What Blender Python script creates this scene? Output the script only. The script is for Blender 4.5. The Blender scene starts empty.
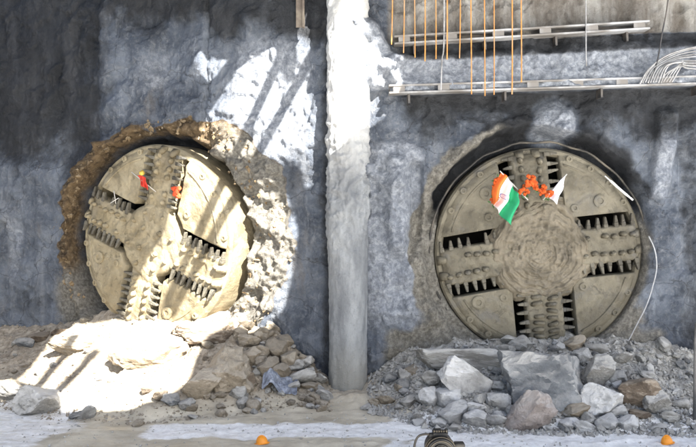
import bpy, bmesh, math, random
import numpy as np
from mathutils import Vector, Matrix, Euler
R = math.radians
rng = random.Random(7)
nr = np.random.RandomState(11)

# ------------------------------------------------------------------ camera, world, sun, exposure
scn = bpy.context.scene
FPX, CX, HY, CAMY, CAMZ = 825.0, 348.0, 201.0, -25.0, 5.9      # authoring scale: photo pixels <-> metres
cam_d = bpy.data.cameras.new('camera'); cam = bpy.data.objects.new('camera', cam_d)
scn.collection.objects.link(cam); scn.camera = cam
cam.location = (0, CAMY, CAMZ); cam.rotation_euler = (R(90), 0, 0)
cam_d.sensor_width = 36; cam_d.lens = FPX / 696 * 36
cam_d.shift_y = -(223.5 - HY) / 696
cam_d.clip_end = 4000; cam_d.clip_start = 0.1

L = Vector((-0.38, 0.68, -0.62)).normalized()                    # direction the sunlight travels
el = math.asin(-L.z); az = math.atan2(-L.x, -L.y)
w = bpy.data.worlds.new('World'); scn.world = w; w.use_nodes = True
nt = w.node_tree; nt.nodes.clear()
sky = nt.nodes.new('ShaderNodeTexSky'); sky.sky_type = 'NISHITA'; sky.sun_disc = False
sky.sun_elevation = el; sky.sun_rotation = az; sky.air_density = 1.0; sky.dust_density = 1.2; sky.ozone_density = 1.5
bg = nt.nodes.new('ShaderNodeBackground'); bg.inputs[1].default_value = 0.05
wo = nt.nodes.new('ShaderNodeOutputWorld')
nt.links.new(sky.outputs[0], bg.inputs[0]); nt.links.new(bg.outputs[0], wo.inputs[0])
sd = bpy.data.lights.new('sun', 'SUN'); sd.energy = 5.0; sd.angle = R(0.4); sd.color = (1.0, 0.95, 0.86)
so = bpy.data.objects.new('sun', sd); scn.collection.objects.link(so)
so.rotation_euler = L.to_track_quat('-Z', 'Y').to_euler(); so.location = (15, -20, 30)
scn.view_settings.view_transform = 'Standard'; scn.view_settings.look = 'None'
scn.view_settings.gamma = 1; scn.view_settings.use_curve_mapping = False
scn.view_settings.exposure = 2.75
scn.cycles.use_denoising = True
scn.cycles.max_bounces = 6; scn.cycles.diffuse_bounces = 4

# ------------------------------------------------------------------ noise
_perm = np.concatenate([nr.permutation(256)] * 3)
_g = nr.normal(size=(256, 3)); _g /= np.linalg.norm(_g, axis=1)[:, None]
def perlin(x, y, z):
    x, y, z = np.broadcast_arrays(np.asarray(x, float), np.asarray(y, float), np.asarray(z, float))
    xi = np.floor(x).astype(int); yi = np.floor(y).astype(int); zi = np.floor(z).astype(int)
    fx, fy, fz = x - xi, y - yi, z - zi
    u, v, t = [f * f * f * (f * (f * 6 - 15) + 10) for f in (fx, fy, fz)]
    def gr(a, b, c):
        h = _perm[(_perm[(_perm[(xi + a) & 255] + yi + b) & 255] + zi + c) & 255]
        g = _g[h]
        return g[..., 0] * (fx - a) + g[..., 1] * (fy - b) + g[..., 2] * (fz - c)
    def lp(a, b, t): return a + t * (b - a)
    return lp(lp(lp(gr(0,0,0), gr(1,0,0), u), lp(gr(0,1,0), gr(1,1,0), u), v),
              lp(lp(gr(0,0,1), gr(1,0,1), u), lp(gr(0,1,1), gr(1,1,1), u), v), t) * 1.5
def fbm(x, y, z, f=1.0, o=4, gain=.5):
    s = 0; a = 1.0
    for i in range(o):
        s = s + a * perlin(x * f + 17.3 * i, y * f + 5.1 * i, z * f + 9.7 * i); f *= 2.03; a *= gain
    return s
def ridged(x, y, z, f=1.0, o=4):
    s = 0; a = 1.0
    for i in range(o):
        s = s + a * (1 - np.abs(perlin(x * f + 7.3 * i, y * f + 1.1 * i, z * f + 3.7 * i)) * 2); f *= 2.1; a *= .5
    return s
def sstep(a, b, x):
    t = np.clip((x - a) / (b - a), 0, 1); return t * t * (3 - 2 * t)

# ------------------------------------------------------------------ object helpers
COL = scn.collection
def tag(o, label=None, cat=None, group=None, kind=None):
    if label: o['label'] = label
    if cat: o['category'] = cat
    if group: o['group'] = group
    if kind: o['kind'] = kind
    return o
def link(name, me, mat=None, parent=None, loc=None, rot=None, scale=None):
    o = bpy.data.objects.new(name, me); COL.objects.link(o)
    if mat and me and not me.materials: me.materials.append(mat)
    if parent: o.parent = parent
    if loc is not None: o.location = loc
    if rot is not None: o.rotation_euler = rot
    if scale is not None: o.scale = scale
    return o
def empty(name, loc, rot=(0, 0, 0)):
    o = bpy.data.objects.new(name, None); COL.objects.link(o); o.location = loc; o.rotation_euler = rot
    o.empty_display_size = .2; return o
def mesh_pd(name, v, f, smooth=True):
    me = bpy.data.meshes.new(name); me.from_pydata([tuple(p) for p in v], [], f)
    if smooth: me.polygons.foreach_set('use_smooth', [True] * len(me.polygons))
    me.update(); return me
def grid_mesh(name, P, smooth=True):
    """P: array (n, m, 3) -> quads"""
    n, m, _ = P.shape
    me = bpy.data.meshes.new(name)
    idx = np.arange(n * m).reshape(n, m)
    q = np.stack([idx[:-1, :-1], idx[1:, :-1], idx[1:, 1:], idx[:-1, 1:]], -1).reshape(-1, 4)
    me.vertices.add(n * m); me.vertices.foreach_set('co', P.reshape(-1).astype(np.float32))
    me.loops.add(q.size); me.loops.foreach_set('vertex_index', q.reshape(-1).astype(np.int32))
    me.polygons.add(len(q)); me.polygons.foreach_set('loop_start', np.arange(0, q.size, 4, dtype=np.int32))
    me.polygons.foreach_set('use_smooth', np.full(len(q), smooth))
    me.update(calc_edges=True); me.validate(); return me
def attr(me, name, arr):
    a = me.attributes.new(name, 'FLOAT', 'POINT'); a.data.foreach_set('value', np.asarray(arr, np.float32).reshape(-1))
def bm_mesh(name, bm, smooth=False):
    me = bpy.data.meshes.new(name); bmesh.ops.recalc_face_normals(bm, faces=bm.faces); bm.to_mesh(me); bm.free()
    if smooth: me.polygons.foreach_set('use_smooth', [True] * len(me.polygons))
    return me
def bm_box(bm, c, s, rot=None, taper=None):
    v = []
    for z in (-1, 1):
        for y in (-1, 1):
            for x in (-1, 1):
                k = 1.0
                if taper and z > 0: k = taper
                p = Vector((x * s[0] / 2 * k, y * s[1] / 2 * (k if taper else 1), z * s[2] / 2))
                if rot: p = rot @ p
                v.append(bm.verts.new(p + Vector(c)))
    for f in ((0,2,3,1),(4,5,7,6),(0,1,5,4),(2,6,7,3),(0,4,6,2),(1,3,7,5)):
        bm.faces.new([v[i] for i in f])
    return v
def tube(bm, pts, r, n=8, cap=True):
    pts = [Vector(p) for p in pts]; rings = []
    rr = r if hasattr(r, '__len__') else [r] * len(pts)
    up = Vector((0.13, 0.2, 1)).normalized()
    for i, p in enumerate(pts):
        d = (pts[min(i + 1, len(pts) - 1)] - pts[max(i - 1, 0)]).normalized()
        a = d.cross(up)
        if a.length < .05: a = d.cross(Vector((1, 0, 0)))
        a.normalize(); b = d.cross(a)
        rings.append([bm.verts.new(p + (a * math.cos(2*math.pi*k/n) + b * math.sin(2*math.pi*k/n)) * rr[i]) for k in range(n)])
    for i in range(len(rings) - 1):
        for k in range(n):
            bm.faces.new((rings[i][k], rings[i][(k+1) % n], rings[i+1][(k+1) % n], rings[i+1][k]))
    if cap: bm.faces.new(rings[0][::-1]); bm.faces.new(rings[-1])
def lathe_y(bm, prof, n=48):
    """profile [(r, y)] around the local y axis"""
    rings = []
    for r, y in prof:
        if r < 1e-4: rings.append([bm.verts.new((0, y, 0))])
        else: rings.append([bm.verts.new((r*math.cos(2*math.pi*k/n), y, r*math.sin(2*math.pi*k/n))) for k in range(n)])
    for a, b in zip(rings[:-1], rings[1:]):
        for k in range(n):
            k2 = (k + 1) % n
            if len(a) == 1 and len(b) == 1: continue
            if len(a) == 1: bm.faces.new((a[0], b[k2], b[k]))
            elif len(b) == 1: bm.faces.new((a[k], a[k2], b[0]))
            else: bm.faces.new((a[k], a[k2], b[k2], b[k]))

# ------------------------------------------------------------------ materials
class NT:
    def __init__(s, name):
        s.m = bpy.data.materials.new(name); s.m.use_nodes = True
        s.t = s.m.node_tree; s.t.nodes.clear()
        s.out = s.t.nodes.new('ShaderNodeOutputMaterial'); s.b = s.t.nodes.new('ShaderNodeBsdfPrincipled')
        s.t.links.new(s.b.outputs[0], s.out.inputs[0])
        s.tc = s.t.nodes.new('ShaderNodeTexCoord').outputs['Object']
    def n(s, ty, **k):
        x = s.t.nodes.new(ty)
        for a, b in k.items(): setattr(x, a, b)
        return x
    def lk(s, a, b): s.t.links.new(a, b)
    def mapping(s, scale=(1,1,1), loc=(0,0,0), src=None):
        x = s.n('ShaderNodeMapping'); x.inputs['Scale'].default_value = scale; x.inputs['Location'].default_value = loc
        s.lk(src or s.tc, x.inputs[0]); return x.outputs[0]
    def noise(s, scale, detail=5, rough=.6, vec=None, dist=0):
        x = s.n('ShaderNodeTexNoise'); x.inputs['Scale'].default_value = scale; x.inputs['Detail'].default_value = detail
        x.inputs['Roughness'].default_value = rough; x.inputs['Distortion'].default_value = dist
        s.lk(vec or s.tc, x.inputs['Vector']); return x.outputs[0]
    def voro(s, scale, vec=None, feature='F1'):
        x = s.n('ShaderNodeTexVoronoi', feature=feature); x.inputs['Scale'].default_value = scale
        s.lk(vec or s.tc, x.inputs['Vector']); return x.outputs[0]
    def ramp(s, src, a, b, lo=0., hi=1.):
        x = s.n('ShaderNodeMapRange'); x.interpolation_type = 'SMOOTHSTEP'
        for i, v in zip((1, 2, 3, 4), (a, b, lo, hi)): x.inputs[i].default_value = v
        s.lk(src, x.inputs[0]); return x.outputs[0]
    def math(s, op, a, b):
        x = s.n('ShaderNodeMath', operation=op)
        for i, v in enumerate((a, b)):
            if isinstance(v, (int, float)): x.inputs[i].default_value = v
            else: s.lk(v, x.inputs[i])
        return x.outputs[0]
    def mix(s, fac, a, b, mode='MIX'):
        x = s.n('ShaderNodeMix', data_type='RGBA', blend_type=mode)
        for i, v in ((0, fac), (6, a), (7, b)):
            if isinstance(v, (int, float)): x.inputs[i].default_value = v
            elif isinstance(v, tuple): x.inputs[i].default_value = (*v, 1)
            else: s.lk(v, x.inputs[i])
        return x.outputs[2]
    def attr(s, name):
        x = s.n('ShaderNodeAttribute', attribute_name=name); return x.outputs['Fac']
    def bump(s, h, strength, dist, prev=None):
        x = s.n('ShaderNodeBump'); x.inputs['Strength'].default_value = strength; x.inputs['Distance'].default_value = dist
        s.lk(h, x.inputs['Height'])
        if prev: s.lk(prev, x.inputs['Normal'])
        return x.outputs[0]
    def done(s, col, rough=.85, normal=None, metal=0., spec=.4):
        if isinstance(col, tuple): s.b.inputs['Base Color'].default_value = (*col, 1)
        else: s.lk(col, s.b.inputs['Base Color'])
        if isinstance(rough, (int, float)): s.b.inputs['Roughness'].default_value = rough
        else: s.lk(rough, s.b.inputs['Roughness'])
        s.b.inputs['Metallic'].default_value = metal; s.b.inputs['Specular IOR Level'].default_value = spec
        if normal: s.lk(normal, s.b.inputs['Normal'])
        return s.m

def mat_wall(name='shotcrete'):
    k = NT(name)
    streak = k.noise(1.0, 6, .65, k.mapping((1.6, 1.6, .28)))
    blot = k.noise(.55, 7, .62, dist=.6)
    fine = k.noise(7, 6, .7)
    hz = k.noise(1.0, 5, .6, k.mapping((.5, .5, 2.2), (3, 1, 4)))
    c = k.mix(k.ramp(blot, .35, .68), (.062, .076, .104), (.185, .213, .262))
    c = k.mix(k.ramp(streak, .5, .72, 0, .7), c, (.255, .274, .307))
    mot = k.noise(2.6, 8, .75, dist=1.0)
    c = k.mix(k.ramp(mot, .56, .70, 0, .55), c, (.05, .058, .075))
    c = k.mix(k.ramp(mot, .46, .34, 0, .5), c, (.25, .262, .285))
    c = k.mix(k.ramp(hz, .58, .75, 0, .4), c, (.07, .08, .10))
    c = k.mix(k.ramp(fine, .45, .75, 0, .35), c, (.32, .33, .35))
    rust = k.noise(.8, 5, .6, k.mapping((1.4, 1.4, .5), (9, 2, 1)))
    c = k.mix(k.ramp(rust, .6, .78, 0, .45), c, (.16, .13, .10))
    runs = k.noise(1.0, 6, .7, k.mapping((7, 7, .22), (2, 5, 0))); rmask = k.noise(.6, 3, .5, k.mapping((1, 1, 1), (4, 4, 8)))
    c = k.mix(k.math('MULTIPLY', k.ramp(runs, .56, .72, 0, .5), k.ramp(rmask, .45, .6)), c, (.39, .425, .48))
    runs2 = k.noise(1.0, 6, .7, k.mapping((5, 5, .18), (8, 1, 3)))
    c = k.mix(k.math('MULTIPLY', k.ramp(runs2, .57, .70, 0, .6), k.ramp(rmask, .55, .42)), c, (.03, .032, .038))
    cr = k.n('ShaderNodeTexVoronoi', feature='DISTANCE_TO_EDGE'); cr.inputs['Scale'].default_value = .55
    wv = k.n('ShaderNodeVectorMath', operation='ADD'); nz = k.n('ShaderNodeTexNoise'); nz.inputs['Scale'].default_value = 1.3; nz.inputs['Detail'].default_value = 6; k.lk(k.tc, nz.inputs['Vector'])
    k.lk(k.tc, wv.inputs[0]); k.lk(nz.outputs['Color'], wv.inputs[1]); k.lk(wv.outputs[0], cr.inputs['Vector'])
    c = k.mix(k.ramp(cr.outputs['Distance'], .012, .0, 0, .6), c, (.03, .03, .034))
    brk = k.noise(2.2, 6, .7)
    def m(name, amp=.55, lo=.3, hi=.7):
        s_ = k.math('ADD', k.attr(name), k.math('MULTIPLY', k.math('SUBTRACT', brk, .5), amp)); return k.ramp(s_, lo, hi)
    pale = k.mix(k.ramp(fine, .35, .7), (.19, .21, .25), (.42, .45, .505))
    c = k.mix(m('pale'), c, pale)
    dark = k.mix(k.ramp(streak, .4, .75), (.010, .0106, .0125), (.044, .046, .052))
    c = k.mix(k.math('MULTIPLY', m('dark', 1.1, .1, .95), .92), c, dark)  # dark mask holds painted shade as well as dark concrete
    warm = k.mix(k.ramp(streak, .35, .7), (.15, .13, .11), (.42, .41, .39))
    c = k.mix(m('warm'), c, warm)
    sn = k.noise(3.1, 7, .7); sv = k.noise(9, 5, .7)
    soil = k.mix(k.ramp(sn, .34, .62), (.045, .028, .014), (.17, .115, .06))
    soil = k.mix(k.ramp(sv, .5, .72, 0, .7), soil, (.36, .28, .18))
    c = k.mix(m('soil', .35), c, soil)
    silt = k.mix(k.ramp(sv, .35, .7), (.135, .125, .108), (.31, .295, .26))
    c = k.mix(m('silt', .5), c, silt)
    rough = k.ramp(streak, .3, .7, .55, .9)
    nb = k.bump(k.noise(3.2, 7, .72, dist=.8), .7, .14); nb = k.bump(fine, .8, .09, nb); nb = k.bump(k.noise(28, 4, .7), .6, .025, nb)
    return k.done(c, rough, nb)
def mat_rocky(name, lo, hi, dust, seed=0., bs=1.):
    k = NT(name)
    v = k.mapping((1, 1, 1), (seed * 3.7, seed * 1.3, seed))
    oi = k.n('ShaderNodeObjectInfo')
    add = k.n('ShaderNodeVectorMath', operation='ADD'); k.lk(v, add.inputs[0])
    mul = k.n('ShaderNodeVectorMath', operation='SCALE'); k.lk(oi.outputs['Location'], mul.inputs[0]); mul.inputs[3].default_value = .7
    k.lk(mul.outputs[0], add.inputs[1]); v = add.outputs[0]
    a = k.noise(1.7, 7, .65, v, .4); b = k.noise(9, 5, .7, v)
    c = k.mix(k.ramp(a, .36, .66), lo, hi)
    c = k.mix(k.ramp(b, .5, .75, 0, .5), c, tuple(x * .55 for x in lo))
    geo = k.n('ShaderNodeNewGeometry'); sx = k.n('ShaderNodeSeparateXYZ'); k.lk(geo.outputs['Normal'], sx.inputs[0])
    up = k.math('MULTIPLY', k.ramp(sx.outputs[2], -.1, .7), k.ramp(a, .3, .6, .45, .95))
    c = k.mix(up, c, dust)
    vr = k.ramp(oi.outputs['Random'], 0, 1, .78, 1.15)
    hsv = k.n('ShaderNodeHueSaturation'); k.lk(vr, hsv.inputs['Value']); k.lk(c, hsv.inputs['Color'])
    nb = k.bump(b, .9, .10 * bs); nb = k.bump(k.noise(26, 4, .7, v), .6, .03 * bs, nb)
    return k.done(hsv.outputs[0], .9, nb, spec=.25)
def mat_plain(name, col, rough=.6, metal=0., var=.35, scale=6., bump=.25, dirt=None, dirt_amt=.6, spec=.4):
    k = NT(name)
    a = k.noise(scale, 5, .65); b = k.noise(scale * .23, 4, .6)
    c = k.mix(k.ramp(a, .3, .7), tuple(x * (1 - var) for x in col), col)
    if dirt: c = k.mix(k.ramp(b, .42, .66, 0, dirt_amt), c, dirt)
    return k.done(c, rough, k.bump(a, bump, .02), metal, spec)
def mat_muddy(name, base, mud, dark, steel=(.16,.15,.135)):
    """mud-caked steel of the cutterheads"""
    k = NT(name)
    oi = k.n('ShaderNodeObjectInfo')
    add = k.n('ShaderNodeVectorMath', operation='ADD'); k.lk(k.tc, add.inputs[0]); k.lk(oi.outputs['Location'], add.inputs[1]); v = add.outputs[0]
    a = k.noise(.9, 6, .62, v, .5); b = k.noise(5, 6, .68, v); d = k.noise(2.2, 5, .6, v, 1.2)
    c = k.mix(k.ramp(a, .34, .66), base, mud)
    c = k.mix(k.ramp(b, .52, .75, 0, .55), c, tuple(x * .6 for x in mud))
    c = k.mix(k.ramp(d, .60, .72, 0, .7), c, dark)
    c = k.mix(k.ramp(k.noise(1.5, 5, .6, k.mapping((1, 1, .3), (5, 0, 2), v)), .6, .75, 0, .6), c, steel)
    big = k.noise(.55, 5, .6, v, .8)
    c = k.mix(k.ramp(big, .50, .64, 0, .6), c, tuple(x * .5 for x in base))
    c = k.mix(k.ramp(k.noise(.8, 5, .6, k.mapping((1, 1, 1), (7, 3, 5), v), .6), .56, .68, 0, .55), c, steel)
    sm = k.noise(1.2, 8, .72, v, 1.5)
    c = k.mix(k.ramp(sm, .55, .68, 0, .75), c, tuple(x * .42 for x in base))
    c = k.mix(k.ramp(sm, .42, .30, 0, .6), c, tuple(min(1, x * 1.35) for x in mud))
    sp_ = k.noise(34, 3, .6, v); c = k.mix(k.ramp(sp_, .62, .74, 0, .6), c, dark)
    nb = k.bump(b, .8, .07); nb = k.bump(k.noise(22, 4, .7, v), .6, .02, nb)
    return k.done(c, k.ramp(sm, .3, .7, .85, .45), nb, spec=.35)

M_wall = mat_wall()
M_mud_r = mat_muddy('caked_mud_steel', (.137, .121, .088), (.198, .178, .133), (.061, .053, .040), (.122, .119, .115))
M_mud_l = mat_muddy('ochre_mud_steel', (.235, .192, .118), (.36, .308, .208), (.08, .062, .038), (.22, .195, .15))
M_tooth = mat_muddy('worn_tooth_steel', (.075, .067, .052), (.17, .157, .125), (.035, .031, .025), (.12, .12, .115))
M_hub = mat_muddy('hub_mud', (.145, .124, .09), (.21, .182, .136), (.075, .062, .046), (.15, .14, .125))
M_black = mat_plain('shaded_muck', (.006, .0055, .005), .9, var=.5)  # muck deepened to near black, shade inside the slots put into its colour
M_rub = mat_plain('black_rubber', (.03, .028, .026), .6, dirt=(.16, .14, .11))
M_col = None
M_white_steel = mat_plain('galvanised_steel', (.44, .445, .46), .6, .1, dirt=(.13, .115, .10), dirt_amt=.85, scale=3)
M_dark_steel = mat_plain('dark_steel', (.05, .05, .055), .55, .3, dirt=(.16, .14, .12))
M_orange = mat_plain('orange_paint', (.62, .27, .07), .6, dirt=(.40, .27, .16), dirt_amt=.85, scale=7)
M_wire = mat_plain('pale_wire', (.42, .42, .43), .45, .2, dirt=(.12, .11, .1), scale=9)
M_rock_pale = mat_rocky('pale_concrete', (.30, .298, .295), (.52, .515, .51), (.74, .735, .725), 1)
M_rock_grey = mat_rocky('grey_rubble', (.20, .192, .178), (.40, .39, .365), (.62, .605, .575), 2)
M_rock_blue = mat_rocky('blue_grey_concrete', (.10, .108, .12), (.29, .305, .32), (.44, .43, .41), 3)
M_rock_pink = mat_rocky('pinkish_rubble', (.23, .195, .18), (.35, .31, .29), (.42, .39, .37), 4)
M_rock_brown = mat_rocky('brown_clod', (.11, .085, .065), (.24, .19, .145), (.34, .29, .23), 5)
M_soil = mat_rocky('soil_crumb', (.13, .09, .05), (.28, .21, .13), (.33, .26, .17), 8)
M_rock_tan = mat_rocky('tan_clod', (.20, .165, .12), (.36, .305, .235), (.45, .40, .33), 6)

# ------------------------------------------------------------------ ground shape
TH = R(22); TT = math.tan(TH)
def wall_y(x): return np.where(np.asarray(x) < 0, -np.asarray(x) * TT, 0.0)
_gx = [-30, -14, -12, -10, -8, -5.5, -3.6, -2.2, -1.2, -.5, .4, 1.0, 2.0, 3.2, 8, 9.5, 11, 30]
_gA = [1.3, 1.3, 1.35, 1.6, 2.15, 2.35, 2.25, 1.55, .75, .3, .25, .75, 1.5, 1.7, 1.75, 1.55, 1.3, 1.3]
_gW = [5., 5., 5., 5.2, 5.6, 5.2, 3.8, 2.8, 2.2, 2.2, 2.2, 2.4, 3.2, 3.7, 3.9, 3.8, 3.6, 3.6]
def ground_h(x, y, detail=True):
    x = np.asarray(x, float); y = np.asarray(y, float)
    A = np.interp(x, _gx, _gA); W = np.interp(x, _gx, _gW)
    d = np.clip(wall_y(x) - y, 0, None)
    n = fbm(x, y, 0.3, .45, 3)
    t = np.clip(1 - d / (W * (1 + .18 * n)), 0, 1)
    h = A * (t ** 1.15)
    lump = sstep(0.02, .4, t)
    if detail:
        h = h + lump * (.16 * fbm(x, y, 1.7, 1.1, 5, .55) + .05 * ridged(x, y, 3.3, 2.6, 3) - .05)
        h = h + (1 - lump) * (.05 * fbm(x, y, 8.1, .5, 3) + .035 * fbm(x, y, 5.0, 2.2, 5) + .022 * ridged(x * .5, y * 1.6, 7.0, 1.1, 4) - .02)
    # beige silt fan at the foot of the column
    h = h + .22 * np.exp(-((x + 1.2) / 2.6) ** 2) * np.exp(-(np.clip(-y - .6, 0, None) / 1.6) ** 2)
    return h
def ray(px, py, D):
    return Vector(((px - CX) * D / FPX, D + CAMY, CAMZ - (py - HY) * D / FPX))
def on_ground(px, py, lift=0.0):
    D = np.arange(18., 30., .03)
    X = (px - CX) * D / FPX; Z = CAMZ - (py - HY) * D / FPX; Y = D + CAMY
    g = ground_h(X, Y, False) + lift
    k = np.where(Z <= g)[0]
    k = k[0] if len(k) else len(D) - 1
    return Vector((X[k], Y[k], Z[k])), D[k]
def LW(px, py):                       # left wall chart: (u, z)
    a = (px - CX) / FPX; D = 25 / (1 + a * TT)
    return a * D / math.cos(TH), CAMZ - (py - HY) * D / FPX
def RW(px, py): return (px - CX) * 25 / FPX, CAMZ - (py - HY) * 25 / FPX
def left_pt(u, z, h=0.0):
    return Vector((u * math.cos(TH) - h * math.sin(TH), -u * math.sin(TH) - h * math.cos(TH), z))

# ------------------------------------------------------------------ ground
xs = np.concatenate([[-400, -200, -90, -45, -28, -20, -17], np.arange(-15, 13.01, .055), [14, 16, 20, 28, 45, 90, 200, 400]])
ys = np.concatenate([[-500, -250, -120, -70, -50, -38, -30, -24, -18, -14, -11, -9], np.arange(-8, 7.01, .06), [8, 10, 14, 20]])
GX, GY = np.meshgrid(xs, ys, indexing='ij')
GZ = ground_h(GX, GY)
gm = grid_mesh('ground', np.stack([GX, GY, GZ], -1))
n1 = fbm(GX, GY, 2.2, .7, 4)
white = sstep(.5, 1.3, GX + .8 * n1) * sstep(-2.3, -3.1, GY + .5 * n1)
white = np.maximum(white, sstep(-5.6, -4.8, GX) * sstep(-3.0, -3.35, GY + .16 * n1) * sstep(-4.75, -4.35, GY + .2 * n1))
white = np.maximum(white, .65 * sstep(-6.6, -7.8, GX + n1) * sstep(.3, -1.0, GY + .5 * n1))
attr(gm, 'white', white)
mound = sstep(.12, .5, GZ)
rightm = mound * sstep(.3, 1.2, GX); attr(gm, 'gravel', rightm)
attr(gm, 'soil', mound * (1 - sstep(.3, 1.2, GX)))
k = NT('muddy_ground')
a = k.noise(.8, 6, .62); b = k.noise(6, 6, .7); st = k.noise(1, 5, .6, k.mapping((.45, 2.0, 1)))
c = k.mix(k.ramp(a, .35, .66), (.42, .375, .295), (.58, .53, .43))
c = k.mix(k.ramp(st, .54, .7, 0, .6), c, (.34, .30, .235))
wm = k.ramp(k.math('ADD', k.attr('white'), k.math('MULTIPLY', k.math('SUBTRACT', k.noise(2.4, 7, .7, k.mapping((.5, 1.6, 1))), .5), 1.5)), .2, .8)
c = k.mix(wm, c, k.mix(k.ramp(b, .3, .7), (.70, .695, .69), (.90, .895, .885)))
gr = k.mix(k.ramp(b, .35, .68), (.20, .19, .17), (.48, .46, .42))
c = k.mix(k.attr('gravel'), c, gr)
so_ = k.mix(k.ramp(b, .3, .7), (.21, .17, .125), (.42, .37, .30))
c = k.mix(k.attr('soil'), c, so_)
wet = k.math('MULTIPLY', k.ramp(st, .45, .6), k.math('SUBTRACT', 1.0, k.math('MAXIMUM', k.attr('soil'), k.attr('gravel'))))
rg = k.ramp(wet, 0, 1, .85, .42)
nb = k.bump(b, .55, .05); nb = k.bump(k.noise(30, 4, .7), .35, .015, nb)
M_ground = k.done(c, rg, nb)
ground = link('ground', gm, M_ground); tag(ground, kind='structure')

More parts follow.
